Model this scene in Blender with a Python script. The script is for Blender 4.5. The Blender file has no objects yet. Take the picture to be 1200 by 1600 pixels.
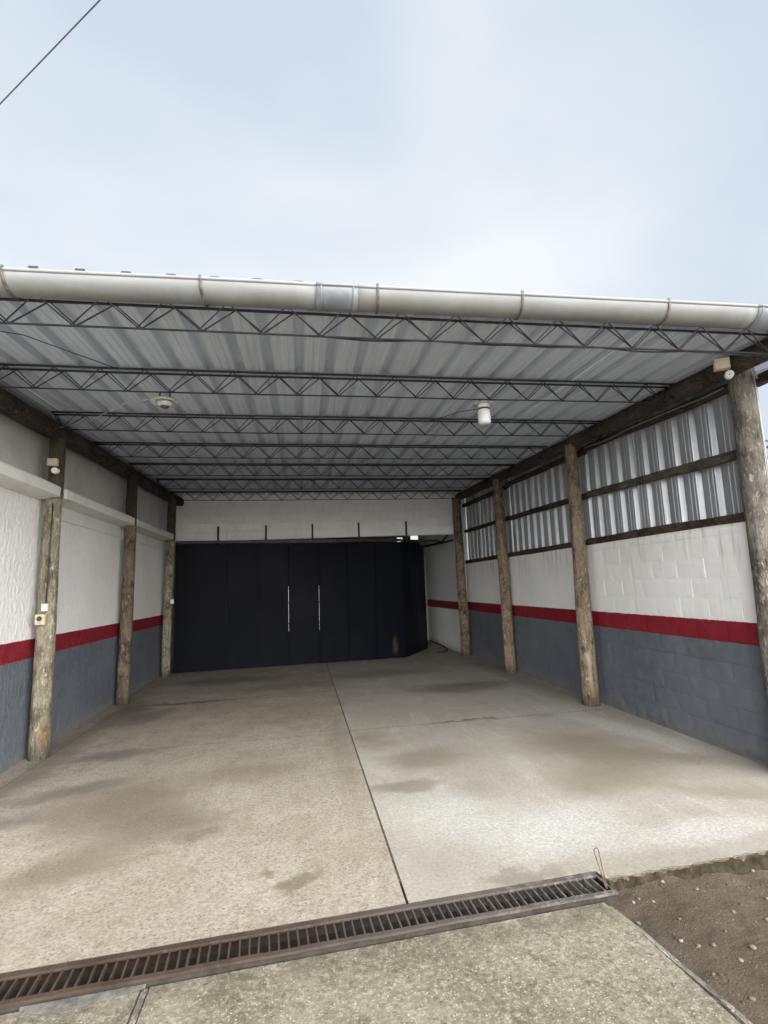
import bpy, bmesh, math, random
from mathutils import Vector, Matrix, noise
random.seed(7)
R = math.radians
scene = bpy.context.scene
COL = scene.collection

# ------------------------------------------------------------------ camera
F_PX, YAW, PITCH, ROLL, EYE = 823.07, 0.158254, 0.140668, -0.0338519, 1.65
cam = bpy.data.cameras.new("camera"); cam_ob = bpy.data.objects.new("camera", cam); COL.objects.link(cam_ob)
cam.sensor_fit = 'VERTICAL'; cam.sensor_height = 24.0; cam.sensor_width = 18.0
cam.lens = F_PX / 1600 * 24.0
cam.clip_start = 0.05; cam.clip_end = 2000
cy, sy, cp, sp = math.cos(YAW), math.sin(YAW), math.cos(PITCH), math.sin(PITCH)
fwd = Vector((sy * cp, cy * cp, sp)); rt = Vector((cy, -sy, 0)); up = rt.cross(fwd)
c_, s_ = math.cos(ROLL), math.sin(ROLL)
rt2 = rt * c_ + up * s_; up2 = up * c_ - rt * s_
cam_ob.matrix_world = Matrix(((rt2.x, up2.x, -fwd.x, 0), (rt2.y, up2.y, -fwd.y, 0), (rt2.z, up2.z, -fwd.z, EYE), (0, 0, 0, 1)))
scene.camera = cam_ob

# ------------------------------------------------------------------ sky, sun, exposure
SUN_EL, SUN_AZ = R(7), R(158)          # azimuth clockwise from +Y: behind the camera
world = bpy.data.worlds.new("World"); scene.world = world; world.use_nodes = True
wt = world.node_tree; wt.nodes.clear()
wo = wt.nodes.new("ShaderNodeOutputWorld")
sky = wt.nodes.new("ShaderNodeTexSky"); sky.sky_type = 'NISHITA'; sky.sun_disc = False
sky.sun_elevation = SUN_EL; sky.sun_rotation = SUN_AZ
b1 = wt.nodes.new("ShaderNodeBackground"); b1.inputs['Strength'].default_value = 0.05
wt.links.new(sky.outputs[0], b1.inputs['Color'])
tc = wt.nodes.new("ShaderNodeTexCoord")
mp = wt.nodes.new("ShaderNodeMapping"); mp.inputs['Scale'].default_value = (1.0, 1.0, 1.7); mp.inputs['Location'].default_value = (0.35, 0.1, 0.3)
wt.links.new(tc.outputs['Generated'], mp.inputs['Vector'])
n1 = wt.nodes.new("ShaderNodeTexNoise"); n1.inputs['Scale'].default_value = 1.5; n1.inputs['Detail'].default_value = 5; n1.inputs['Roughness'].default_value = 0.42
n1.inputs['Distortion'].default_value = 0.3
wt.links.new(mp.outputs[0], n1.inputs['Vector'])
cr = wt.nodes.new("ShaderNodeValToRGB")
cr.color_ramp.elements[0].position = 0.38; cr.color_ramp.elements[0].color = (0.605, 0.69, 0.785, 1)
cr.color_ramp.elements[1].position = 0.64; cr.color_ramp.elements[1].color = (0.87, 0.90, 0.93, 1)
wt.links.new(n1.outputs['Fac'], cr.inputs[0])
b2 = wt.nodes.new("ShaderNodeBackground"); b2.inputs['Strength'].default_value = 0.087
wt.links.new(cr.outputs[0], b2.inputs['Color'])
mxw = wt.nodes.new("ShaderNodeMixShader"); mxw.inputs[0].default_value = 0.96
wt.links.new(b1.outputs[0], mxw.inputs[1]); wt.links.new(b2.outputs[0], mxw.inputs[2]); wt.links.new(mxw.outputs[0], wo.inputs[0])

sun = bpy.data.lights.new("sun", 'SUN'); sun.energy = 1.5; sun.angle = R(125); sun.color = (1.0, 0.985, 0.955)
sun_ob = bpy.data.objects.new("sun", sun); COL.objects.link(sun_ob)
sd = Vector((math.sin(SUN_AZ) * math.cos(SUN_EL), math.cos(SUN_AZ) * math.cos(SUN_EL), math.sin(SUN_EL)))
sun_ob.rotation_euler = sd.to_track_quat('Z', 'Y').to_euler(); sun_ob.location = sd * 40

vs = scene.view_settings
scene.display_settings.display_device = 'sRGB'
vs.view_transform = 'Standard'; vs.look = 'None'; vs.gamma = 1.0; vs.use_curve_mapping = False
vs.exposure = 3.62
scene.render.engine = 'CYCLES'
scene.cycles.max_bounces = 10; scene.cycles.diffuse_bounces = 6; scene.cycles.glossy_bounces = 4
scene.cycles.use_denoising = True
scene.cycles.sample_clamp_indirect = 6

# ------------------------------------------------------------------ node helpers
class NT:
    def __init__(s, name):
        s.m = bpy.data.materials.new(name); s.m.use_nodes = True; s.t = s.m.node_tree
        s.b = s.t.nodes["Principled BSDF"]; s.pos = s.t.nodes.new("ShaderNodeNewGeometry").outputs['Position']
    def n(s, ty, **kw):
        x = s.t.nodes.new(ty)
        for k, v in kw.items(): setattr(x, k, v)
        return x
    def put(s, sock, v):
        if hasattr(v, 'is_linked') or hasattr(v, 'links'): s.t.links.new(v, sock)
        else:
            if isinstance(v, (tuple, list)) and len(v) == 3 and sock.type == 'RGBA': v = (*v, 1)
            sock.default_value = v
    def math(s, op, a, b=0.0, clamp=False):
        x = s.n("ShaderNodeMath", operation=op, use_clamp=clamp); s.put(x.inputs[0], a); s.put(x.inputs[1], b); return x.outputs[0]
    def mapv(s, loc=(0, 0, 0), scale=(1, 1, 1), rot=(0, 0, 0), vec=None):
        x = s.n("ShaderNodeMapping"); s.put(x.inputs['Vector'], vec or s.pos)
        x.inputs['Location'].default_value = loc; x.inputs['Scale'].default_value = scale; x.inputs['Rotation'].default_value = rot
        return x.outputs[0]
    def noise(s, scale, detail=4, rough=0.55, vec=None, dist=0.0, color=False):
        x = s.n("ShaderNodeTexNoise"); s.put(x.inputs['Vector'], vec or s.pos)
        x.inputs['Scale'].default_value = scale; x.inputs['Detail'].default_value = detail
        x.inputs['Roughness'].default_value = rough; x.inputs['Distortion'].default_value = dist
        return x.outputs['Color' if color else 'Fac']
    def vor(s, scale, vec=None, out='Distance', feature='F1'):
        x = s.n("ShaderNodeTexVoronoi", feature=feature); s.put(x.inputs['Vector'], vec or s.pos); x.inputs['Scale'].default_value = scale
        return x.outputs[out]
    def ramp(s, f, lo, hi, a=0.0, b=1.0, smooth=True):
        x = s.n("ShaderNodeMapRange", interpolation_type='SMOOTHSTEP' if smooth else 'LINEAR'); s.put(x.inputs[0], f)
        x.inputs[1].default_value = lo; x.inputs[2].default_value = hi; x.inputs[3].default_value = a; x.inputs[4].default_value = b
        return x.outputs[0]
    def mix(s, f, a, b, mode='MIX'):
        x = s.n("ShaderNodeMix", data_type='RGBA', blend_type=mode); s.put(x.inputs[0], f); s.put(x.inputs[6], a); s.put(x.inputs[7], b); return x.outputs[2]
    def xyz(s, vec=None):
        x = s.n("ShaderNodeSeparateXYZ"); s.put(x.inputs[0], vec or s.pos); return x.outputs
    def blob(s, cx, cy, rx, ry, ang=0.0, soft=0.6, wob=0.5, vec=None):
        # an irregular patch on the floor: 1 inside, 0 outside
        w = s.n("ShaderNodeVectorMath", operation='MULTIPLY_ADD')
        s.put(w.inputs[0], vec or s.wobv); w.inputs[1].default_value = (wob, wob, 0); s.put(w.inputs[2], s.pos)
        m1 = s.mapv(loc=(-cx - wob * 0.5, -cy - wob * 0.5, 0), vec=w.outputs[0])
        m2 = s.mapv(rot=(0, 0, -ang), vec=m1)
        m3 = s.mapv(scale=(1 / rx, 1 / ry, 0), vec=m2)
        l = s.n("ShaderNodeVectorMath", operation='LENGTH'); s.put(l.inputs[0], m3)
        return s.ramp(l.outputs['Value'], 1 + soft * 0.5, 1 - soft, 0, 1)
    def done(s, col=None, rough=None, metal=None, bump=None, bstr=0.5, bdist=0.01, spec=None):
        if col is not None: s.put(s.b.inputs['Base Color'], col)
        if rough is not None: s.put(s.b.inputs['Roughness'], rough)
        if metal is not None: s.put(s.b.inputs['Metallic'], metal)
        if spec is not None: s.put(s.b.inputs['Specular IOR Level'], spec)
        if bump is not None:
            x = s.n("ShaderNodeBump"); x.inputs['Strength'].default_value = bstr; x.inputs['Distance'].default_value = bdist
            s.put(x.inputs['Height'], bump); s.t.links.new(x.outputs[0], s.b.inputs['Normal'])
        return s.m

def simple(name, col, rough=0.6, metal=0.0, var=0.25, scale=12.0, bstr=0.15, bd=0.003, spec=0.5):
    t = NT(name); f = t.noise(scale, 5, 0.6)
    a = tuple(c * (1 - var) for c in col); b = tuple(min(1, c * (1 + var)) for c in col)
    return t.done(t.mix(t.ramp(f, 0.3, 0.7), a, b), t.ramp(f, 0.2, 0.8, max(0, rough - .1), min(1, rough + .1)), metal, t.noise(scale * 6, 3), bstr, bd, spec)

# ------------------------------------------------------------------ materials
def m_floor(name, left):
    t = NT(name)
    t.wobv = t.noise(1.7, 7, 0.68, color=True)
    big = t.noise(0.55, 5, 0.6); mid = t.noise(2.3, 7, 0.68, dist=0.6); fine = t.noise(42, 5, 0.75); grit = t.noise(130, 3, 0.6)
    if left:
        c = t.mix(t.ramp(big, 0.3, 0.7), (0.295, 0.262, 0.212), (0.37, 0.34, 0.285))
        c = t.mix(t.ramp(mid, 0.44, 0.74, 0, 0.6), c, (0.20, 0.162, 0.115))
    else:
        c = t.mix(t.ramp(big, 0.3, 0.7), (0.28, 0.26, 0.222), (0.355, 0.338, 0.302))
        c = t.mix(t.ramp(mid, 0.46, 0.78, 0, 0.45), c, (0.26, 0.225, 0.17))
    sweep = t.noise(1.6, 6, 0.66, vec=t.mapv(scale=(2.4, 0.55, 1), rot=(0, 0, R(40))), dist=.8)
    c = t.mix(t.ramp(sweep, 0.5, 0.72, 0, 0.4), c, (0.49, 0.475, 0.445) if not left else (0.46, 0.425, 0.36))
    brush = t.noise(1.9, 6, 0.7, vec=t.mapv(scale=(5, 0.9, 1), rot=(0, 0, R(52))), dist=.3)
    c = t.mix(t.ramp(brush, 0.52, 0.72, 0, 0.28), c, (0.21, 0.18, 0.14))
    if left:
        st = [(-0.10, 3.33, .15, .085, 0, .5, (0.12, 0.09, 0.055), .9), (-0.29, 3.50, .06, .045, 0, .5, (0.13, 0.10, 0.065), .85),
              (-1.05, 4.3, .45, .38, 0.35, 1., (0.085, 0.072, 0.058), .8), (-0.75, 4.05, .2, .1, .2, .8, (0.09, 0.078, 0.065), .7), (-1.45, 4.75, .65, .62, .5, 1., (0.10, 0.075, 0.047), .9),
              (-1.95, 5.2, .55, .18, .4, .9, (0.075, 0.072, 0.07), .75), (-1.95, 6.15, .6, .16, .25, .9, (0.075, 0.073, 0.072), .8), (-1.45, 3.75, .45, .26, .6, 1., (0.125, 0.095, 0.06), .8), (-0.55, 5.3, .5, .3, .2, 1., (0.15, 0.12, 0.08), .65),
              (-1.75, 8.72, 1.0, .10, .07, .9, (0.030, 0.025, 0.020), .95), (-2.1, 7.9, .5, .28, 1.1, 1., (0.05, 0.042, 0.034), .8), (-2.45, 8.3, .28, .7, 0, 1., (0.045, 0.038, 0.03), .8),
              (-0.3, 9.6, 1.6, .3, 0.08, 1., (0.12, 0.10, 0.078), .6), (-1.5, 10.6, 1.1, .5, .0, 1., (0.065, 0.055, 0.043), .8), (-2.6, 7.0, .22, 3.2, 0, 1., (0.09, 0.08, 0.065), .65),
              (-0.2, 7.2, .7, .2, .15, 1., (0.19, 0.16, 0.12), .5), (0.4, 5.9, .14, 1.6, 0, 1., (0.17, 0.14, 0.10), .5), (-2.3, 4.6, .5, .2, .3, 1., (0.09, 0.08, 0.07), .7)]
    else:
        st = [(2.45, 8.55, .85, .45, 0, .7, (0.10, 0.076, 0.047), .85), (3.0, 8.75, .5, .3, 0, .9, (0.11, 0.086, 0.058), .6),
              (2.8, 5.1, .62, .95, .25, .95, (0.135, 0.108, 0.070), .85), (2.45, 4.3, .55, .42, .3, 1., (0.15, 0.122, 0.08), .8), (3.3, 4.7, .6, .18, -.45, 1., (0.17, 0.145, 0.10), .7),
              (1.15, 5.25, .42, .30, .1, .9, (0.15, 0.12, 0.08), .75), (0.82, 4.6, .36, .13, .1, .8, (0.125, 0.10, 0.064), .85), (1.3, 4.35, .3, .2, 0, 1., (0.18, 0.15, 0.105), .6),
              (3.3, 3.85, .8, .16, -.35, 1., (0.19, 0.165, 0.12), .7), (1.25, 3.13, .30, .07, .1, .7, (0.15, 0.13, 0.10), .8), (3.2, 6.4, .5, .10, -.3, .9, (0.20, 0.19, 0.17), .6),
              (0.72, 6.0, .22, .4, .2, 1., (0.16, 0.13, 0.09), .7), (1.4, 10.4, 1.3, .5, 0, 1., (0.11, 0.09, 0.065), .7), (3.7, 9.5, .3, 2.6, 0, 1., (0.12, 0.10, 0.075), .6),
              (1.95, 6.5, .55, .035, .04, .6, (0.05, 0.042, 0.034), .85), (1.05, 4.0, .5, .6, .3, 1., (0.45, 0.45, 0.43), .7), (1.7, 3.6, .6, .38, .25, 1., (0.47, 0.47, 0.455), .8),
              (3.45, 5.9, .25, 1.3, .3, 1., (0.42, 0.415, 0.39), .75), (2.6, 3.35, .7, .15, .05, 1., (0.48, 0.47, 0.45), .8)]
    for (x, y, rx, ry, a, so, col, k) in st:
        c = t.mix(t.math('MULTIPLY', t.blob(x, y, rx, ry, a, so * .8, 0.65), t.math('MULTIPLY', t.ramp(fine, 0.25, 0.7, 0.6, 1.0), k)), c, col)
    mott = t.noise(11, 8, .78, dist=.5)
    c = t.mix(t.ramp(mott, 0.46, 0.66, 0, .45 if left else .28), c, (0.17, 0.14, 0.105) if left else (0.23, 0.21, 0.17))
    v = t.vor(50, out='Distance'); vc = t.vor(50, out='Color')
    gmask = t.math('MULTIPLY', t.ramp(v, 0.36, 0.20), t.ramp(t.noise(1.3, 4, .6), 0.30, 0.55, .3, 1.0 if left else .5))
    c = t.mix(t.math('MULTIPLY', gmask, 0.5), c, t.mix(t.xyz(vc)[0], (0.14, 0.105, 0.075), (0.42, 0.385, 0.325)))
    pit = t.math('MULTIPLY', t.ramp(t.vor(39, vec=t.mapv(scale=(1, 1.25, 1))), 0.30, 0.17), t.ramp(t.noise(3.4, 6, .75, dist=.6), 0.38, 0.55))
    c = t.mix(t.math('MULTIPLY', pit, 0.75 if left else 0.25), c, (0.085, 0.066, 0.05))
    c = t.mix(t.ramp(fine, 0.36, 0.66, 0.55 if left else .34, 0), c, (0.12, 0.10, 0.078))
    h = t.math('ADD', t.math('MULTIPLY', fine, 0.5), t.math('ADD', t.math('MULTIPLY', grit, 0.35), t.math('MULTIPLY', pit, -0.8)))
    return t.done(c, t.ramp(mid, 0.3, 0.7, 0.72, 0.9), 0, h, 0.5 if left else .28, 0.006, 0.3)

def m_apron():
    t = NT("exposed_aggregate")
    big = t.noise(1.2, 6, 0.68, dist=0.6); mid = t.noise(5, 7, .72, dist=.5); f1 = t.noise(42, 5, .85); f2 = t.noise(110, 4, .75)
    c = t.mix(t.ramp(big, 0.33, 0.68), (0.135, 0.118, 0.080), (0.215, 0.193, 0.145))
    c = t.mix(t.ramp(t.noise(2.7, 6, .7), 0.50, 0.68, 0, .5), c, (0.105, 0.097, 0.055))
    c = t.mix(t.ramp(mid, 0.48, 0.70, 0, .6), c, (0.095, 0.078, 0.055))
    c = t.mix(t.ramp(f1, 0.50, 0.64, 0, .85), c, (0.33, 0.31, 0.255))
    c = t.mix(t.ramp(f1, 0.47, 0.34, 0, .85), c, (0.060, 0.050, 0.034))
    c = t.mix(t.ramp(f2, 0.55, 0.72, 0, .5), c, (0.42, 0.39, 0.32))
    v = t.vor(80); vc = t.xyz(t.vor(80, out='Color'))
    peb = t.math('MULTIPLY', t.ramp(v, 0.42, 0.26), t.ramp(vc[0], 0.72, 0.86))
    c = t.mix(t.math('MULTIPLY', peb, 0.7), c, t.mix(vc[1], (0.22, 0.18, 0.13), (0.50, 0.46, 0.38)))
    y = t.xyz()[1]      # oily band beside the drain
    edge = t.math('MULTIPLY', t.ramp(t.math('SUBTRACT', y, t.math('MULTIPLY', t.xyz()[0], .067)), 2.45, 2.73), t.ramp(t.noise(4, 6, .7), .35, .62))
    c = t.mix(t.math('MULTIPLY', edge, .65), c, (0.060, 0.046, 0.032))
    h = t.math('ADD', t.math('MULTIPLY', f1, 1.0), t.math('ADD', t.math('MULTIPLY', f2, 0.5), t.math('MULTIPLY', peb, .3)))
    return t.done(c, 0.85, 0, h, 0.7, 0.008, 0.3)

def m_dirt(name="dirt"):
    t = NT(name)
    big = t.noise(1.3, 6, 0.65); mid = t.noise(8, 6, .7); fine = t.noise(70, 4, .7)
    c = t.mix(t.ramp(big, 0.3, 0.7), (0.078, 0.061, 0.045), (0.130, 0.105, 0.079))
    c = t.mix(t.ramp(mid, 0.35, 0.7, 0.5, 0), c, (0.07, 0.048, 0.032))
    v = t.vor(120); vc = t.xyz(t.vor(120, out='Color'))
    g = t.math('MULTIPLY', t.ramp(v, 0.35, 0.2), t.ramp(vc[0], 0.70, 0.80))
    c = t.mix(t.math('MULTIPLY', g, .7), c, (0.34, 0.28, 0.22))
    h = t.math('ADD', t.math('MULTIPLY', mid, 1.0), t.math('ADD', t.math('MULTIPLY', fine, 0.5), t.math('MULTIPLY', g, .5)))
    return t.done(c, 0.92, 0, h, 1.0, 0.025, 0.2)

def m_painted(name, kind):
    # white over a red band over a grey dado; kind: 'stucco', 'block', 'corridor'
    t = NT(name); z = t.xyz()[2]
    wob = t.math('MULTIPLY', t.math('SUBTRACT', t.noise(16, 4, .7), 0.5), 0.022)
    zz = t.math('ADD', z, wob)
    big = t.noise(1.1, 5, .6); mid = t.noise(9, 5, .65); fine = t.noise(55, 4, .65)
    streak = t.noise(5, 5, .65, vec=t.mapv(scale=(6, 6, 0.45)))
    white = t.mix(t.ramp(big, 0.3, 0.7), (0.80, 0.80, 0.79), (0.87, 0.87, 0.865))
    white = t.mix(t.ramp(streak, 0.52, 0.8, 0, 0.4), white, (0.52, 0.51, 0.48))
    red = t.mix(t.ramp(mid, 0.3, 0.75), (0.185, 0.0075, 0.0165), (0.245, 0.015, 0.028))
    grey = t.mix(t.ramp(big, 0.3, 0.7), (0.092, 0.107, 0.130), (0.128, 0.147, 0.175))
    grey = t.mix(t.ramp(mid, 0.4, 0.75, 0, 0.5), grey, (0.16, 0.18, 0.205))
    scuff = t.math('MULTIPLY', t.ramp(t.noise(24, 6, .75, dist=.8), 0.63, 0.74), t.ramp(t.noise(1.9, 3), 0.42, 0.58))
    grey = t.mix(t.math('MULTIPLY', scuff, .8), grey, (0.42, 0.43, 0.44))
    red = t.mix(t.math('MULTIPLY', scuff, .45), red, (0.36, 0.14, 0.14))
    low = white if kind == 'corridor' else grey
    c = t.mix(t.ramp(zz, 1.218, 1.224, 0, 1, False), red, white)
    c = t.mix(t.ramp(zz, 1.018, 1.024, 0, 1, False), low, c)
    if kind == 'block':    # drips under the timber sill
        drip = t.math('MULTIPLY', t.ramp(z, 1.55, 2.13), t.ramp(t.noise(3, 5, .6, vec=t.mapv(scale=(4, 4, .3))), .52, .75))
        c = t.mix(t.math('MULTIPLY', drip, .75), c, (0.22, 0.19, 0.16))
    grime = t.math('MULTIPLY', t.ramp(t.noise(.9, 6, .7, dist=.8), .5, .72), t.ramp(streak, .4, .6))
    c = t.mix(t.math('MULTIPLY', grime, .14), c, (0.16, 0.145, 0.12))
    chip = t.math('MULTIPLY', t.ramp(t.noise(19, 6, .78, dist=1.2), .70, .725), t.ramp(t.noise(2.7, 3), .5, .66))
    c = t.mix(t.math('MULTIPLY', chip, .8), c, (0.46, 0.45, 0.43))
    # splash dirt at the foot
    foot = t.math('MULTIPLY', t.ramp(z, 0.22, 0.0), t.ramp(mid, .3, .6))
    c = t.mix(t.math('MULTIPLY', foot, .55), c, (0.20, 0.18, 0.15))
    if kind == 'stucco':
        lump = t.noise(24, 5, .62, vec=t.mapv(scale=(1, 1, 0.6)), dist=.5)
        h = t.math('ADD', t.math('MULTIPLY', t.ramp(lump, .35, .7), 1.0), t.math('MULTIPLY', fine, .25)); return t.done(c, .75, 0, h, .6, .02, .25)
    h = t.math('ADD', t.math('MULTIPLY', mid, .6), t.math('MULTIPLY', fine, .5))
    return t.done(c, .55, 0, h, .45, .007, .4)

def m_white(name, col=(0.72, 0.72, 0.69), dirty=(0.42, 0.40, 0.36), bstr=.4):
    t = NT(name); mid = t.noise(4, 6, .65); fine = t.noise(45, 4, .6)
    c = t.mix(t.ramp(mid, .45, .8, 0, .6), col, dirty)
    return t.done(c, .65, 0, t.math('ADD', mid, t.math('MULTIPLY', fine, .4)), bstr, .006, .35)

def m_cement():
    t = NT("grey_cement_render"); a = t.noise(1.6, 6, .65, dist=.4); b = t.noise(30, 4, .6)
    c = t.mix(t.ramp(a, .3, .7), (0.48, 0.475, 0.45), (0.60, 0.595, 0.57))
    c = t.mix(t.ramp(t.noise(3.4, 6, .7), .55, .8, 0, .7), c, (0.22, 0.215, 0.20))
    return t.done(c, .85, 0, t.math('ADD', a, t.math('MULTIPLY', b, .5)), .4, .006, .25)

def m_wood(name, a, b, dark, rough=.85, axis='z', scale=1.0, hi=None, top=None):
    t = NT(name)
    s = {'z': (9, 9, 1.15), 'y': (9, 1.15, 9), 'x': (1.15, 9, 9)}[axis]
    s = tuple(k * scale for k in s)
    g = t.noise(3.2, 6, .7, vec=t.mapv(scale=s), dist=.7)
    blot = t.noise(2.6, 6, .7, dist=.6); fine = t.noise(14, 5, .7, vec=t.mapv(scale=tuple(k * .6 for k in s)))
    flake = t.ramp(t.noise(11, 5, .7, vec=t.mapv(scale=tuple(min(k, 3) for k in s)), dist=.9), .52, .6)
    c = t.mix(t.ramp(g, .34, .66), a, b)
    kv = t.vor(3.1, vec=t.mapv(scale=tuple(1.6 if k > 2 else .8 for k in s))); knot = t.ramp(kv, .17, .07)
    c = t.mix(t.math('MULTIPLY', knot, .8), c, tuple(k * .45 for k in dark))
    c = t.mix(t.ramp(blot, .42, .66, 0, .85), c, dark)
    c = t.mix(t.math('MULTIPLY', flake, .62), c, hi or tuple(min(1, k * 1.7) for k in b))
    if top:      # the upper length was creosoted and stayed dark
        k_ = t.ramp(t.math('ADD', t.xyz()[2], t.math('MULTIPLY', blot, .12)), top + .03, top + .10)
        c = t.mix(t.math('MULTIPLY', k_, .82), c, (0.045, 0.033, 0.026))
    if axis == 'z':
        foot = t.math('MULTIPLY', t.ramp(t.math('ADD', t.xyz()[2], t.math('MULTIPLY', blot, .35)), .42, .12), .75)
        c = t.mix(foot, c, tuple(k * .55 for k in dark))
        def ball(p, r3):
            q = t.mapv(loc=tuple(-a_ / b_ for a_, b_ in zip(p, r3)), scale=tuple(1 / b_ for b_ in r3)); l = t.n("ShaderNodeVectorMath", operation='LENGTH'); t.put(l.inputs[0], q)
            return t.ramp(t.math('ADD', l.outputs['Value'], t.math('MULTIPLY', t.math('SUBTRACT', blot, .5), 1.2)), 1.1, .6)
        if top: c = t.mix(t.math('MULTIPLY', ball((-2.66, 6.2, .27), (.055, .12, .17)), .6), c, (0.20, 0.105, 0.045))
        else:
            c = t.mix(t.math('MULTIPLY', ball((3.755, 6.66, .48), (.032, .1, .30)), .75), c, (0.44, 0.37, 0.28))
            c = t.mix(t.math('MULTIPLY', ball((3.75, 6.66, .66), (.055, .1, .07)), .7), c, (0.44, 0.37, 0.28))
    crack = t.ramp(fine, .40, .30)
    c = t.mix(t.math('MULTIPLY', crack, .7), c, tuple(k * .3 for k in dark))
    h = t.math('ADD', t.math('MULTIPLY', g, .8), t.math('ADD', t.math('MULTIPLY', crack, -.7), t.math('MULTIPLY', flake, .4)))
    return t.done(c, rough, 0, h, 1.0, .02, .2)

def m_galv(name, col, rough, axis, metal):
    t = NT(name)
    s = {'y': (18, .25, 18), 'z': (18, 18, .3)}[axis]
    st = t.noise(2.2, 5, .65, vec=t.mapv(scale=s)); big = t.noise(1.4, 5, .6); sp = t.noise(26, 4, .6)
    a = tuple(k * (.93 if axis == 'y' else .82) for k in col); b = tuple(min(1, k * 1.07) for k in col)
    c = t.mix(t.ramp(st, .3, .7), a, b)
    c = t.mix(t.ramp(big, .45, .75, 0, .35), c, tuple(k * .68 for k in col))
    r = t.math('ADD', t.ramp(st, .3, .7, rough - .08, rough + .1), t.math('MULTIPLY', t.math('SUBTRACT', sp, .5), .15))
    return t.done(c, r, metal, t.math('ADD', st, t.math('MULTIPLY', sp, .3)), .12, .004)

def m_rust(name="rusty_iron"):
    t = NT(name); a = t.noise(5, 6, .7, dist=.6); b = t.noise(45, 5, .7)
    x = t.xyz()[0]
    c = t.mix(t.ramp(a, .3, .7), (0.035, 0.023, 0.017), (0.068, 0.046, 0.034))
    c = t.mix(t.ramp(b, .52, .72, 0, .5), c, (0.12, 0.072, 0.045))
    # cement slurry left on the right end of the grate
    sl = t.math('MULTIPLY', t.ramp(x, .55, 1.6), t.ramp(t.noise(13, 6, .78), .47, .60))
    c = t.mix(t.math('MULTIPLY', sl, .55), c, (0.36, 0.355, 0.34))
    gr = t.math('MULTIPLY', t.ramp(x, -.5, .9), .5)
    c = t.mix(gr, c, (0.105, 0.098, 0.09))
    return t.done(c, .8, .15, t.math('ADD', a, t.math('MULTIPLY', b, .6)), .5, .004, .3)

def m_door():
    t = NT("navy_sheet_steel"); a = t.noise(1.1, 6, .65, vec=t.mapv(scale=(1, 1, .5))); b = t.noise(30, 4, .6)
    c = t.mix(t.ramp(a, .35, .7), (0.0012, 0.0021, 0.0064), (0.0023, 0.0036, 0.0088))
    sc = t.math('MULTIPLY', t.ramp(t.noise(14, 6, .75), .68, .78), t.ramp(t.noise(1.3, 3), .5, .65))
    c = t.mix(t.math('MULTIPLY', sc, .35), c, (0.03, 0.033, 0.04))
    t.wobv = t.noise(6, 4, .6, color=True)
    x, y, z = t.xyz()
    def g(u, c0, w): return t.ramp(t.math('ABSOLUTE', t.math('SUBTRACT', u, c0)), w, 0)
    ochre_patch = t.math('MULTIPLY', g(x, 2.13, .10), g(z, .30, .30))  # uneven ochre patch low on the rightmost flush leaf
    dust = t.math('MULTIPLY', t.ramp(z, 1.1, 0.0), t.ramp(t.noise(2.2, 6, .75, vec=t.mapv(scale=(1, 1, .6))), .42, .68))
    c = t.mix(t.math('MULTIPLY', dust, .3), c, (0.016, 0.017, 0.022))
    c = t.mix(t.math('MULTIPLY', ochre_patch, t.ramp(t.noise(9, 5, .7, vec=t.mapv(scale=(2, 2, .5))), .3, .6)), c, (0.085, 0.066, 0.04))
    return t.done(c, t.ramp(a, .3, .7, .42, .55), 0, t.math('ADD', a, t.math('MULTIPLY', b, .08)), .25, .01, .07)

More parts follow.
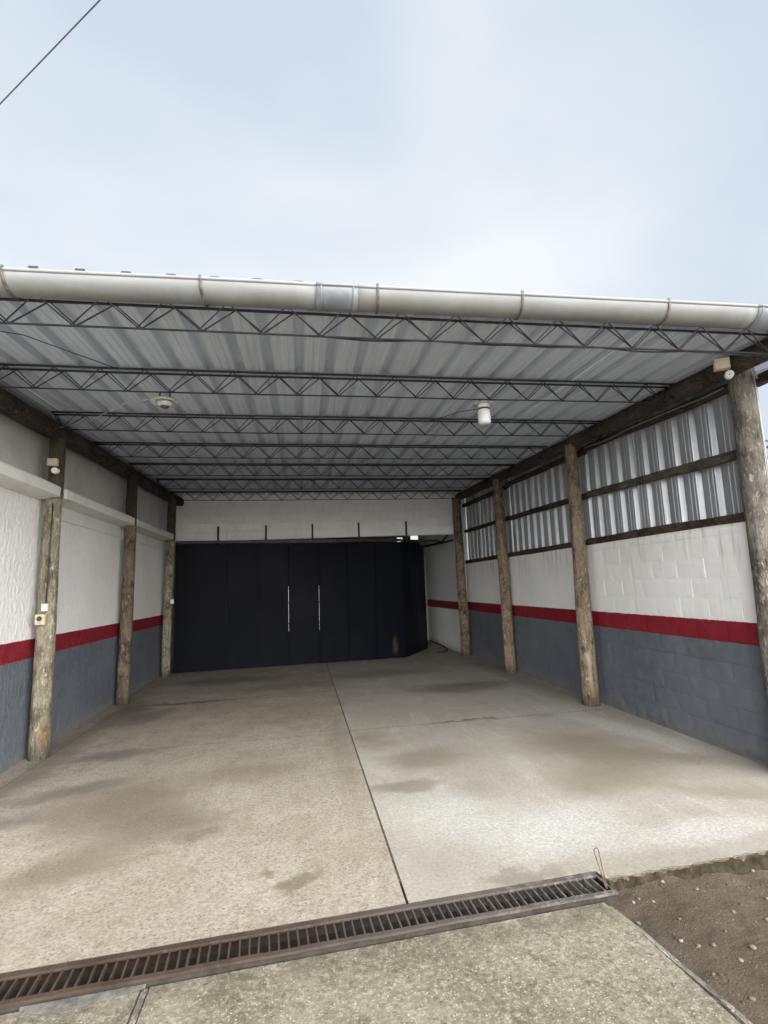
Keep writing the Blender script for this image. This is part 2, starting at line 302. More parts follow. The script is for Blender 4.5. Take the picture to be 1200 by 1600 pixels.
def m_yard():
    t = NT('pale_gravel_yard'); a = t.noise(.4, 6, .65); b = t.noise(30, 5, .7)
    c = t.mix(t.ramp(a, .3, .7), (0.24, 0.225, 0.20), (0.33, 0.315, 0.29)); c = t.mix(t.ramp(b, .5, .75, 0, .5), c, (0.2, 0.18, 0.155))
    return t.done(c, .9, 0, b, .5, .01, .2)
M = dict(yard=m_yard(),
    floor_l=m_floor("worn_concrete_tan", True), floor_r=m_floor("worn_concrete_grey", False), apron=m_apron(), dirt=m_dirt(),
    stucco=m_painted("painted_rough_stucco", 'stucco'), block=m_painted("painted_block", 'block'), corridor=m_painted("painted_corridor", 'corridor'),
    lintel=m_white("white_block_paint", (0.86, 0.86, 0.845), (0.66, 0.64, 0.60)), ledge=m_white("white_ledge_paint", (0.70, 0.70, 0.67), (0.50, 0.47, 0.40)),
    cement=m_cement(), patch=simple("cement_mortar_patch", (0.085, 0.081, 0.072), .9, 0, .4, 26, .7, .006),
    log_m=m_wood("brown_stained_log", (0.115, 0.088, 0.062), (0.22, 0.18, 0.13), (0.045, 0.032, 0.024), top=2.76),
    log_r=m_wood("weathered_log", (0.17, 0.125, 0.085), (0.31, 0.245, 0.175), (0.065, 0.045, 0.032)),
    log_near=m_wood("silvered_log", (0.125, 0.11, 0.092), (0.23, 0.21, 0.18), (0.055, 0.046, 0.038)),
    log_l=m_wood("lichen_log", (0.19, 0.165, 0.12), (0.37, 0.335, 0.25), (0.075, 0.055, 0.038), top=2.74),
    beam=m_wood("dark_beam_log", (0.045, 0.036, 0.030), (0.085, 0.068, 0.055), (0.018, 0.015, 0.014), axis='y'),
    beam_r=m_wood("brown_beam_log", (0.055, 0.043, 0.036), (0.10, 0.08, 0.066), (0.022, 0.018, 0.016), axis='y'),
    rail=m_wood("dark_rail_timber", (0.055, 0.036, 0.026), (0.10, 0.07, 0.052), (0.022, 0.015, 0.012), axis='y'),
    rail_g=m_wood("grey_rail_timber", (0.085, 0.075, 0.06), (0.13, 0.115, 0.09), (0.04, 0.033, 0.027), axis='y'),
    strip=m_wood("grey_form_board", (0.16, 0.145, 0.12), (0.25, 0.23, 0.195), (0.07, 0.06, 0.05), axis='y'),
    roof=m_galv("galvanised_roofing", (0.545, 0.60, 0.68), .5, 'y', .12), clad=m_galv("galvanised_cladding", (0.43, 0.455, 0.485), .44, 'z', .5),
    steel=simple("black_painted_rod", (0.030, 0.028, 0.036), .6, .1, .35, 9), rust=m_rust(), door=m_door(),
    black=simple("black_steel_track", (0.012, 0.013, 0.017), .5, .2, .2), gap=simple("joint_dirt", (0.10, 0.082, 0.062), .95, 0, .4, 30, .6, .006, .1),
    pvc=None, zinc=simple("zinc_coupler", (0.20, 0.213, 0.235), .5, .2, .18, 8), bracket=simple("bracket_strap", (0.12, 0.10, 0.08), .7, .2, .5, 30),
    cream=simple("cream_plastic", (0.62, 0.52, 0.36), .5, 0, .1), white_pl=simple("white_plastic", (0.72, 0.72, 0.72), .4, 0, .06),
    lens=simple("dark_lens", (0.02, 0.02, 0.022), .15, 0, .2), socket=simple("socket_dark", (0.06, 0.05, 0.045), .5),
    glass=simple("frosted_bulb", (0.80, 0.81, 0.83), .35, 0, .03), enamel=simple("chipped_enamel", (0.52, 0.52, 0.49), .45, 0, .3, 25),
    web=simple("grimy_iron_web", (0.030, 0.024, 0.019), .85, 0, .5, 18, .5, .004), wire=simple("overhead_wire_sheath", (0.07, 0.06, 0.075), .6, 0, .1), cable_d=simple("dull_conduit", (0.20, 0.19, 0.18), .6, 0, .2), cable=simple("grey_cable", (0.40, 0.42, 0.45), .55, 0, .1), dark_cable=simple("dark_cable", (0.03, 0.03, 0.035), .6, 0, .2),
    debris=simple("channel_silt", (0.035, 0.026, 0.019), .95, 0, .5, 25, .8, .01, .1), conc=simple("trough_concrete", (0.03, 0.026, 0.022), .9, 0, .35, 9, .5, .008, .2),
    hook=simple("bent_rusty_rod", (0.15, 0.105, 0.065), .7, .3, .4, 30), stone=simple("pale_pebble", (0.135, 0.112, 0.09), .8, 0, .35, 20),
    leaf=simple("leaf_green", (0.055, 0.085, 0.03), .6, 0, .5, 3), bark=simple("tree_bark", (0.11, 0.085, 0.06), .9, 0, .4, 14, .6, .01),
    moss=simple("moss_edge", (0.036, 0.029, 0.019), .95, 0, .5, 22, .8, .01, .1),
)
def m_pvc():
    t = NT("cream_pvc"); a = t.noise(2.2, 6, .65, vec=t.mapv(scale=(1, 4, 4))); b = t.noise(28, 5, .7); z = t.xyz()[2]
    c = t.mix(t.ramp(a, .3, .7), (0.205, 0.212, 0.213), (0.25, 0.256, 0.256))
    c = t.mix(t.ramp(b, .58, .75, 0, .35), c, (0.21, 0.195, 0.165))
    c = t.mix(t.math('MULTIPLY', t.ramp(z, 3.50, 3.41), t.ramp(t.noise(7, 6, .7, vec=t.mapv(scale=(1, .4, .4))), .35, .65, .25, .8)), c, (0.175, 0.172, 0.158))
    return t.done(c, .5, 0, t.math('ADD', a, t.math('MULTIPLY', b, .2)), .1, .004, .35)
M['pvc'] = m_pvc()

# ------------------------------------------------------------------ mesh helpers
class MB:
    def __init__(s): s.v = []; s.f = []; s.sm = []
    def add(s, vs, fs, smooth=False):
        o = len(s.v); s.v += [Vector(p) for p in vs]; s.f += [tuple(i + o for i in f) for f in fs]; s.sm += [smooth] * len(fs); return s
    def box(s, lo, hi, bev=0.0, mtx=None):
        x0, y0, z0 = lo; x1, y1, z1 = hi
        if bev <= 0:
            vs = [(x0, y0, z0), (x1, y0, z0), (x1, y1, z0), (x0, y1, z0), (x0, y0, z1), (x1, y0, z1), (x1, y1, z1), (x0, y1, z1)]
            fs = [(0, 3, 2, 1), (4, 5, 6, 7), (0, 1, 5, 4), (1, 2, 6, 5), (2, 3, 7, 6), (3, 0, 4, 7)]
        else:
            bm = bmesh.new(); bmesh.ops.create_cube(bm, size=1)
            bmesh.ops.scale(bm, vec=(x1 - x0, y1 - y0, z1 - z0), verts=bm.verts)
            bmesh.ops.translate(bm, vec=((x0 + x1) / 2, (y0 + y1) / 2, (z0 + z1) / 2), verts=bm.verts)
            bmesh.ops.bevel(bm, geom=bm.edges[:], offset=bev, segments=1, affect='EDGES')
            bm.verts.index_update(); vs = [v.co.copy() for v in bm.verts]; fs = [tuple(v.index for v in f.verts) for f in bm.faces]; bm.free()
        if mtx is not None: vs = [mtx @ Vector(p) for p in vs]
        return s.add(vs, fs)
    def tube(s, pts, r, seg=6, caps=True):
        pts = [Vector(p) for p in pts]; n = len(pts); rs = r if isinstance(r, (list, tuple)) else [r] * n
        vs = []; t0 = (pts[1] - pts[0]).normalized(); ref = Vector((0, 0, 1)) if abs(t0.z) < .9 else Vector((0, 1, 0))
        u = t0.cross(ref).normalized()
        for i, p in enumerate(pts):
            if i == 0: t = pts[1] - pts[0]
            elif i == n - 1: t = pts[-1] - pts[-2]
            else: t = (pts[i + 1] - p).normalized() + (p - pts[i - 1]).normalized()
            if t.length < 1e-6: t = pts[i] - pts[i - 1]
            t.normalize(); u = (u - t * u.dot(t)).normalized(); w = t.cross(u)
            for k in range(seg):
                a = 2 * math.pi * k / seg; vs.append(p + (u * math.cos(a) + w * math.sin(a)) * rs[i])
        fs = [(i * seg + k, i * seg + (k + 1) % seg, (i + 1) * seg + (k + 1) % seg, (i + 1) * seg + k) for i in range(n - 1) for k in range(seg)]
        if caps: fs += [tuple(range(seg))[::-1], tuple((n - 1) * seg + k for k in range(seg))]
        return s.add(vs, fs, True)
    def lathe(s, prof, c, seg=20, axis=(0, 0, 1)):
        q = Vector((0, 0, 1)).rotation_difference(Vector(axis)); c = Vector(c); vs = []
        for (r, z) in prof:
            for k in range(seg):
                a = 2 * math.pi * k / seg; vs.append(c + q @ Vector((r * math.cos(a), r * math.sin(a), z)))
        n = len(prof)
        fs = [(i * seg + k, i * seg + (k + 1) % seg, (i + 1) * seg + (k + 1) % seg, (i + 1) * seg + k) for i in range(n - 1) for k in range(seg)]
        if prof[0][0] > 1e-4: fs.append(tuple(range(seg))[::-1])
        if prof[-1][0] > 1e-4: fs.append(tuple((n - 1) * seg + k for k in range(seg)))
        return s.add(vs, fs, True)
    def build(s, name, mat, parent=None, loc=None):
        me = bpy.data.meshes.new(name); off = Vector(loc) if loc else Vector((0, 0, 0))
        base = Vector(parent.location) if (parent is not None) else Vector((0, 0, 0))
        if parent is not None and parent.parent is not None: base = base + parent.parent.location
        me.from_pydata([tuple(p - base - off) for p in s.v], [], s.f); me.update()
        me.polygons.foreach_set('use_smooth', s.sm); me.materials.append(M[mat] if isinstance(mat, str) else mat)
        o = bpy.data.objects.new(name, me); COL.objects.link(o); o.location = off
        if parent is not None: o.parent = parent
        return o

def tag(o, label=None, cat=None, group=None, kind=None):
    for k, v in (('label', label), ('category', cat), ('group', group), ('kind', kind)):
        if v: o[k] = v
    return o
def empty(name, loc, label=None, cat=None, group=None, kind=None):
    o = bpy.data.objects.new(name, None); o.empty_display_size = .2; COL.objects.link(o); o.location = loc
    return tag(o, label, cat, group, kind)
def link_copy(o, parent, loc=None, scale=None):
    c = o.copy(); COL.objects.link(c); c.parent = parent
    if loc is not None: c.location = loc
    if scale is not None: c.scale = scale
    return c
def copy_tree(root, loc):
    c = root.copy(); COL.objects.link(c); c.location = loc
    for ch in root.children:
        d = link_copy(ch, c)
        for g in ch.children: link_copy(g, d)
    return c
def fn(p, s=1.0, seed=0.0): return noise.noise(Vector((p[0] * s + seed, p[1] * s + seed * .7, p[2] * s - seed)))

# ------------------------------------------------------------------ layout constants
XL, XR = -2.87, 3.97
def roofz(y): return 3.46 + .032 * y            # top of the trusses
DRAIN_A = math.atan(.067)
def drain_y(x, off=0.0): return 2.94 + .067 * x + off

# ------------------------------------------------------------------ ground
g = MB(); N = 200
g.add([(-300, -300, -.20), (300, -300, -.20), (300, 300, -.20), (-300, 300, -.20)], [(0, 1, 2, 3)])
tag(g.build("ground", 'yard'), kind='structure')

def sheet(fx, x0, x1, y0, y1, nx, ny):
    vs = [fx(x0 + (x1 - x0) * i / nx, y0 + (y1 - y0) * j / ny) for j in range(ny + 1) for i in range(nx + 1)]
    fs = [(j * (nx + 1) + i, j * (nx + 1) + i + 1, (j + 1) * (nx + 1) + i + 1, (j + 1) * (nx + 1) + i) for j in range(ny) for i in range(nx)]
    return vs, fs
def dirt_z(x, y):
    p = (x, y, 0)
    h = -.075 + .030 * fn(p, 1.3, 3) + .016 * fn(p, 4.5, 9) + .009 * fn(p, 14, 5) + .006 * fn(p, 37, 8) * (.3 + max(0, fn(p, 2.1, 1)) * 1.5)
    d = (drain_y(x) - .02) - y
    if d < .30: h += .026 * (1 - max(0, d) / .30) * (.7 + fn(p, 6, 2))
    return h
vs, fs = sheet(lambda x, y: (x, min(y, 99), dirt_z(x, y)), 1.45, 6.2, -.4, 3.4, 200, 160)
vs = [(v[0], v[1], v[2] if v[1] < drain_y(v[0]) + .0 else -.16) for v in vs]
d = MB(); d.add(vs, fs, True); tag(d.build("dirt_ground", 'dirt'), kind='structure')

# floor of the bay: cast slabs, each one a part
floor = empty("floor", (0, 0, 0), kind='structure')
def slab(pts, mat, z=0.0, depth=.13, parent=floor, name="slab", side='gap'):
    n = len(pts); b = .003
    c = Vector((sum(p[0] for p in pts) / n, sum(p[1] for p in pts) / n, 0))
    ins = []
    for i, p in enumerate(pts):
        p0 = Vector((*pts[i - 1], 0)); p1 = Vector((*p, 0)); p2 = Vector((*pts[(i + 1) % n], 0))
        e1 = (p1 - p0).normalized(); e2 = (p2 - p1).normalized()
        n1 = Vector((-e1.y, e1.x, 0)); n2 = Vector((-e2.y, e2.x, 0)); m = (n1 + n2); m = m / max(.3, m.dot(n1))
        ins.append(p1 + m * b)
    m = MB()
    v = [(p[0], p[1], z - depth) for p in pts] + [(p[0], p[1], z - b) for p in pts] + [(p.x, p.y, z) for p in ins]
    f = [tuple(2 * n + i for i in range(n))]
    for i in range(n):
        j = (i + 1) % n; f += [(i, j, n + j, n + i), (n + i, n + j, 2 * n + j, 2 * n + i)]
    m.add(v, f); o = m.build(name, mat, parent); o.data.materials.append(M[side]); 
    for p in o.data.polygons:
        if abs(p.normal.z) < .9: p.material_index = 1
    return o
G = .0045
XJ, XS = .53, -2.64
def ragged(x0, x1, off, n, amp):      # broken front edge following the drain line
    return [(x0 + (x1 - x0) * i / n, drain_y(x0 + (x1 - x0) * i / n, off) + amp * fn((x0 + (x1 - x0) * i / n, 1, 2), 9)) for i in range(n + 1)]
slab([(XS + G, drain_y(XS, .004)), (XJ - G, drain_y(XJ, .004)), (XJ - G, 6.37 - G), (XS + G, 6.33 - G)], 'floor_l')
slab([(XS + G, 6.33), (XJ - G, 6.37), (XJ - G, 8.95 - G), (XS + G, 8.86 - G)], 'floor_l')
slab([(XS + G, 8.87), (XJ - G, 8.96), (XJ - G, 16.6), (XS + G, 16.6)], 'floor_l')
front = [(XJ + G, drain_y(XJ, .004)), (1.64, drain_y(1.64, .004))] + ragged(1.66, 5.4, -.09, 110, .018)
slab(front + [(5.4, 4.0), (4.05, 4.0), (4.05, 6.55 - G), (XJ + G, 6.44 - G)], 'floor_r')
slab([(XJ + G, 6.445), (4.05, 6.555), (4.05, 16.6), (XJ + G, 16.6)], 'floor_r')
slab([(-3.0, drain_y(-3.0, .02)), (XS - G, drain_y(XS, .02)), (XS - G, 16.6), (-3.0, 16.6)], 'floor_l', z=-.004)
m = MB(); m.box((-3.0, 3.2, -.125), (4.0, 16.6, -.005)); m.build("joint_filler", 'gap', floor)
# mossy crumbling face under the front edge on the right
vs = []; fs = []
nn = 260
for i in range(nn + 1):
    x = 1.66 + 3.6 * i / nn; y = drain_y(x, -.09)
    for k, (dy, z) in enumerate(((.011, .0015), (-.004, -.022), (-.016, -.05), (-.035, -.09))):
        vs.append((x, y + .018 * fn((x, 1, 2), 9) - .004 + dy + (.018 * fn((x, k * 1.7, 0), 22, 2) if k else .016 * fn((x, 7, 0), 22, 3)), z + (.012 * fn((x, k, 4), 20, 6) if k else 0)))
fs = [(i * 4 + k, i * 4 + k + 1, (i + 1) * 4 + k + 1, (i + 1) * 4 + k) for i in range(nn) for k in range(3)]
m = MB(); m.add(vs, fs, True); m.build("slab_edge", 'moss', floor)

# apron in front of the drain
apron = empty("apron", (0, 0, 0), kind='structure')
AZ = -.032
XA = -.675
def fr(x): return drain_y(x, -.2115)
slab([(-4.5, -4), (XA - .03, -4), (XA - .03, fr(XA - .03)), (-4.5, fr(-4.5))], 'apron', AZ, .12, apron)
slab([(XA + .005, -4), (1.665, -4), (1.665, 1.5), (1.585, 2.60), (1.555, fr(1.56)), (XA + .005, fr(XA))], 'apron', AZ, .12, apron)
m = MB(); pts = [(XA - .0125, 2.9 - .45 * i, AZ - .006 + .003 * math.sin(i * 2.1)) for i in range(14)]
pts[0] = (XA - .0125, fr(XA) - .003, AZ - .006)
for i in range(13):
    a, b = pts[i], pts[i + 1]
    m.box((-.5, 0, 0), (.5, 1, 1), 0, Matrix.Translation((a[0] - .0, b[1], AZ - .05)) @ Matrix.Diagonal((.026, a[1] - b[1], .046 + .004 * math.sin(i), 1)))
m.build("joint_board", 'strip', apron)
m = MB()                                               # cement smear along the drain on the left
xs = [-1.17 + .485 * i / 24 for i in range(25)]
vs = []; fs = []
for i, x in enumerate(xs):
    w = .048 * math.sin(math.pi * (i / 24) ** .7) + .008 + .012 * fn((x, 0, 0), 14, 5)
    y0 = fr(x) + .004
    vs += [(x, y0, AZ + .012), (x, y0 - w * .7, AZ + .008), (x, y0 - w, AZ + .001)]
fs = [(i * 3 + k, i * 3 + k + 1, (i + 1) * 3 + k + 1, (i + 1) * 3 + k) for i in range(24) for k in range(2)]
m.add(vs, fs, True); m.build("mortar_smear", 'patch', apron)
# board that edges the apron against the dirt
eb = MB()
pts = [(1.572, fr(1.56) - .02, AZ - .012), (1.60, 2.60, AZ - .003), (1.64, 2.1, AZ + .006), (1.682, 1.5, AZ + .008), (1.69, .2, AZ), (1.69, -3.5, AZ)]
for a, b in zip(pts[:-1], pts[1:]):
    a = Vector(a); b = Vector(b); n_ = 5
    for i in range(n_):
        p = a.lerp(b, i / n_); q = a.lerp(b, (i + 1) / n_); w = .013 + .003 * fn(p, 5, 4); dz = .004 * fn(p, 7, 2)
        eb.add([(p.x - w, p.y, p.z + dz), (p.x + w, p.y, p.z + dz - .002), (q.x + w, q.y, q.z + dz - .002), (q.x - w, q.y, q.z + dz),
                (p.x - w, p.y, -.15), (p.x + w, p.y, -.15), (q.x + w, q.y, -.15), (q.x - w, q.y, -.15)],
               [(0, 1, 2, 3), (4, 7, 6, 5), (0, 4, 5, 1), (2, 6, 7, 3), (1, 5, 6, 2), (3, 7, 4, 0)])
tag(eb.build("edging_board", 'strip'), "thin weathered grey board edging the speckled apron beside the brown dirt", "edging board")

# pebbles on the dirt
def pebble_mesh(seed):
    bm = bmesh.new(); bmesh.ops.create_icosphere(bm, subdivisions=2, radius=1)
    for v in bm.verts:
        k = 1 + .28 * noise.noise(v.co * 1.3 + Vector((seed, seed * 2, 0))); v.co = Vector((v.co.x * k, v.co.y * k * .78, v.co.z * k * .55))
    vs = [v.co.copy() for v in bm.verts]; fs = [tuple(v.index for v in f.verts) for f in bm.faces]; bm.free(); return vs, fs
peb_cols = [(0.13, 0.105, 0.082), (0.13, 0.088, 0.07), (0.18, 0.165, 0.145), (0.095, 0.077, 0.062)]
peb_m = [simple("pebble_stone_%s" % n_, c, .8, 0, .25, 30) for n_, c in zip(("buff", "pink", "white", "brown"), peb_cols)]
spots = [(2.14, 3.00, .024, 3), (2.48, 3.17, .022, 0), (1.75, 2.51, .013, 2), (1.81, 2.47, .012, 0), (1.88, 2.46, .013, 1), (2.05, 2.42, .017, 0), (1.80, 2.16, .014, 1),
         (1.645, 2.68, .014, 0), (2.19, 2.69, .012, 0), (1.98, 2.95, .014, 2), (2.13, 2.87, .012, 0), (1.72, 2.83, .012, 2), (1.77, 2.86, .011, 0), (1.83, 2.82, .010, 2),
         (2.02, 2.55, .011, 1), (1.93, 2.36, .012, 2), (2.3, 2.6, .011, 0), (2.45, 2.75, .012, 2), (1.86, 2.66, .009, 0), (2.25, 2.4, .012, 3), (1.74, 2.30, .010, 0), (2.6, 3.0, .012, 2)]
pm = [pebble_mesh(i * 3.1) for i in range(4)]
for i, (x, y, r, k) in enumerate(spots):
    me = MB(); vs, fs = pm[i % 4]; me.add([Vector(v) * r for v in vs], fs, True)
    o = me.build("pebble", peb_m[k]); o.location = (x, y, dirt_z(x, y) + r * .28); o.rotation_euler = (random.uniform(-.2, .2), random.uniform(-.2, .2), random.uniform(0, 6))
    if i == 0: lab = "large dark brown pebble lying just under the broken concrete edge near the drain hook"
    elif i == 1: lab = "buff pebble near the right picture edge, just below the broken concrete edge"
    elif i == 5: lab = "largest pale buff pebble lying out on the open brown dirt"
    elif k == 1: lab = "small pinkish pebble lying loose on the brown dirt"
    elif k == 2: lab = "small whitish pebble lying loose on the brown dirt"
    elif k == 3: lab = "small dark brown pebble lying out on the brown dirt"
    else: lab = "small buff pebble lying loose on the brown dirt"
    tag(o, lab, "pebble", "pebbles scattered on the dirt")
gv = MB()
for i in range(520):
    x = random.uniform(1.69, 3.6); y = random.uniform(1.2, 3.1)
    if y > drain_y(x) - .14: continue
    if random.random() > .55 + .45 * fn((x, y, 0), 2.2, 4): continue
    r = random.choice((.0025, .003, .004, .006)); vs, fs = pm[i % 4]; a = random.uniform(0, 6)
    rm = Matrix.Rotation(a, 3, 'Z'); b = Vector((x, y, dirt_z(x, y) + r * .2))
    gv.add([rm @ (Vector(v) * r) + b for v in vs], fs, True)
clod = MB()
for i in range(260):
    x = random.uniform(1.7, 3.4); y = random.uniform(1.3, 3.05)
    if y > drain_y(x) - .13: continue
    if fn((x, y, 0), 2.8, 14) < -.05: continue
    r = random.choice((.004, .006, .008, .012)); vs, fs = pm[i % 4]; rm = Matrix.Rotation(random.uniform(0, 6), 3, 'Z'); b = Vector((x, y, dirt_z(x, y) + r * .1))
    clod.add([rm @ (Vector(v) * r) + b for v in vs], fs, True)
tag(clod.build("dirt_clods", 'dirt'), "crumbly dark clods of earth on the brown dirt", "earth clods", kind='stuff')
tag(gv.build("gravel", 'stone'), "fine pale gravel and crumbs sprinkled over the brown dirt", "gravel", kind='stuff')

# ------------------------------------------------------------------ drain with grate
dr = empty("drain_grate", (0, 2.84, 0), "long rusty iron drain grate with slotted bars across the front of the concrete floor", "drain grate")
DM = Matrix.Translation((0, 2.94, 0)) @ Matrix.Rotation(DRAIN_A, 4, 'Z')     # local x along, y back edge = 0
X0, X1 = -3.4, 1.628
m = MB()
m.box((X0, -.038, -.012), (X1, 0, .002), .002, DM); m.box((X0, -.006, -.07), (X1 - .01, 0, -.012), 0, DM); m.build("frame_rail", 'rust', dr)
m = MB()
seg = 30
for i in range(seg):
    a = X0 + (X1 + .01 - X0) * i / seg; b = X0 + (X1 + .01 - X0) * (i + 1) / seg; j = .0015 * math.sin(i * 1.9)
    m.box((a, -.205, -.012 + j), (b, -.1765, .000 + j), 0, DM)
m.build("frame_rail", 'rust', dr)
m = MB(); m.box((X0, -.2005, -.062), (X1 + .005, -.196, -.0125), 0, DM); m.build("frame_web", 'web', dr)
m = MB(); m.box((X1 - .008, -.1762, -.012), (X1 + .004, -.0382, .000), .002, DM); m.build("end_bar", 'rust', dr)
bar0 = MB(); bar0.box((-.0045, -.1380, -.025), (.0045, 0, 0), .0015); bar0 = bar0.build("grate_bar", 'rust')
barmesh = bar0.data; bpy.data.objects.remove(bar0)
x = X1 - .045; i = 0
while x > X0 + .02:
    o = bpy.data.objects.new("grate_bar", barmesh); COL.objects.link(o); o.parent = dr
    p = DM @ Vector((x, -.0383, -.0035 + .001 * math.sin(i * 2.3))); o.location = p - dr.location
    o.rotation_euler = (random.uniform(-.01, .01), random.uniform(-.12, .12), DRAIN_A + random.uniform(-.03, .03)); x -= .0452; i += 1
m = MB(); m.box((X0, -.197, -.285), (X1 + .02, -.0062, -.275), 0, DM); m.box((X0, -.0062, -.285), (X1 + .02, .0, -.071), 0, DM); m.box((X0, -.2115, -.285), (X1 + .02, -.1972, -.063), 0, DM)
m.box((X1 + .0055, -.197, -.2749), (X1 + .02, -.0062, -.014), 0, DM)
m.build("trough", 'conc', dr)
vs, fs = sheet(lambda u, v: DM @ Vector((u, v, -.255 + .13 * max(0, fn((u, v, 0), 2.4, 6) + .15 + .35 * math.exp(-((u + .95) / .5) ** 2)) + .012 * fn((u, v, 0), 24, 2))), X0, X1, -.1965, -.0065, 260, 12)
m = MB(); m.add(vs, fs, True); m.build("silt", 'debris', dr)
# lifting hook: a doubled iron rod sticking up at the right end
m = MB()
b = Vector((1.612, 2.895, -.01)); top = Vector((1.572, 2.905, .195)); ax = (top - b).normalized(); sd_ = Vector((1, .1, .1)).normalized()
L = (top - b).length; pts = []
for k in range(9): pts.append(b + ax * (L * .93 * k / 8) - sd_ * (.003 + .011 * (k / 8) ** 1.2) + Vector((0, 0, 0)))
for k in range(1, 6):
    a = math.pi * k / 6; pts.append(b + ax * (L * .93 + .016 * math.sin(a)) - sd_ * (.014 * math.cos(a)))
for k in range(8, -1, -1): pts.append(b + ax * (L * .93 * k / 8) + sd_ * (.003 + .011 * (k / 8) ** 1.2))
m.tube(pts, .0032, 6); hk = m.build("iron_hook", 'hook'); tag(hk, "bent loop of thin rusty rod standing up at the right end of the drain grate", "hook")

# ------------------------------------------------------------------ left wall
lw = empty("stucco_wall", (XL, 7, 0), "left wall of rough white stucco with red stripe, grey dado and jutting ledge", "wall")
m = MB(); m.box((XL - .16, 3.1, -.1), (XL - .02, 12.62, 2.74)); m.build("wall_body", 'stucco', lw)
def stucco_x(y, z):
    a = noise.noise(Vector((y * 26, z * 18, 1.7))); b = noise.noise(Vector((y * 50, z * 40, 7.1)))
    return XL - .003 + .0032 * max(-.5, a) + .0018 * b
vs, fs = sheet(lambda y, z: (stucco_x(y, z), y, z), 4.6, 12.62, -.06, 2.745, 460, 165)
m = MB(); m.add(vs, fs, True); m.build("stucco_coat", 'stucco', lw)
m = MB(); m.box((XL - .0195, 3.1, -.06), (XL, 4.599, 2.739)); m.build("stucco_coat", 'stucco', lw)
m = MB(); m.box((XL - .16, 3.1, 2.74), (XL - .03, 12.62, 3.80)); m.build("upper_wall", 'cement', lw)
PY_L = [6.30, 8.95, 11.55]
def ledge(y0, y1, z0, z1):
    m = MB(); c = .05; xo = XL + .245; xi = XL - .029
    prof = [(xi, z1), (xo - .015, z1 - .012), (xo, z1 - .03), (xo - .006, z1 - .125), (xi, z1 - .155)]
    n = 14; vs = []; fs = []
    for i in range(n + 1):
        t = i / n; y = y0 + (y1 - y0) * t; dz = (z0 - z1 and (z0 + (z1 - z0) * t) - z1)
        for (px, pz) in prof:
            vs.append((px + .006 * fn((px, y, pz), 2.5, 3), y + (.05 if i == n and px > xi + .1 else 0) * -1, pz + dz + .006 * fn((y, px, 0), 2, 8)))
    k = len(prof)
    fs = [(i * k + a, i * k + (a + 1) % k, (i + 1) * k + (a + 1) % k, (i + 1) * k + a) for i in range(n) for a in range(k)]
    fs += [tuple(range(k))[::-1], tuple(n * k + a for a in range(k))]
    m.add(vs, fs); return m.build("ledge", 'ledge', lw)
ledge(3.1, 6.28, 2.88, 2.885); ledge(6.385, 8.94, 2.885, 2.89); ledge(9.04, 11.54, 2.89, 2.90)
for (a, b) in ((6.42, 8.95), (9.06, 11.55)):
    m = MB(); m.box((XL - .015, a, 2.57), (XL + .018, b, 2.737)); m.build("smooth_band", 'ledge', lw)

# ------------------------------------------------------------------ right wall: block courses on a core
rw = empty("block_wall", (XR, 8, 0), "right wall of painted concrete blocks, white above a red stripe and grey dado", "wall")
m = MB(); m.box((XR + .0055, 3.92, -.1), (XR + .075, 6.778, 2.13)); m.box((XR + .014, 6.778, -.1), (XR + .075, 12.5, 2.13)); m.build("wall_body", 'block', rw)
def plaster(y0, y1):
    vs, fs = sheet(lambda y, z: (XR + .006 * fn((0, y, z), 1.6, 4) - .002, y, z), y0, y1, -.05, 2.13, 40, 30)
    # reorder so the face looks to -X
    m = MB(); m.add([(v[0], v[1], v[2]) for v in vs], [f[::-1] for f in fs], True)
    m.box((XR + .012, y0, -.05), (XR + .0139, y1, 2.13)); return m.build("plaster_coat", 'block', rw)
plaster(6.78, 9.55); plaster(9.55, 12.45)
bms = []
for q in range(4):
    m = MB(); ny, nz = 6, 4; w, hgt = .3945, .1955
    vs = []
    for j in range(nz + 1):
        for i in range(ny + 1):
            y = -w / 2 + w * i / ny; z = -hgt / 2 + hgt * j / nz
            e = i in (0, ny) or j in (0, nz)
            vs.append((.0 if not e else .0026, y + .002 * fn((y, z, q), 12, 3), z + .002 * fn((y, z, q), 12, 7)))
    for v_ in range(len(vs)): vs[v_] = (vs[v_][0] + .0018 * fn(vs[v_], 7, q * 5 + 2), vs[v_][1], vs[v_][2])
    k = ny + 1
    fs = [(j * k + i, (j + 1) * k + i, (j + 1) * k + i + 1, j * k + i + 1) for j in range(nz) for i in range(ny)]
    rim = [i for i in range(k)] + [j * k + ny for j in range(1, nz + 1)] + [nz * k + i for i in range(ny - 1, -1, -1)] + [j * k for j in range(nz - 1, 0, -1)]
    o = len(vs); vs += [(.006, vs[i][1], vs[i][2]) for i in rim]; L = len(rim)
    fs += [(rim[i], rim[(i + 1) % L], o + (i + 1) % L, o + i) for i in range(L)]
    m.add(vs, fs, False); b_ = m.build("block", 'block'); bms.append(b_.data); bpy.data.objects.remove(b_)
CH = .2
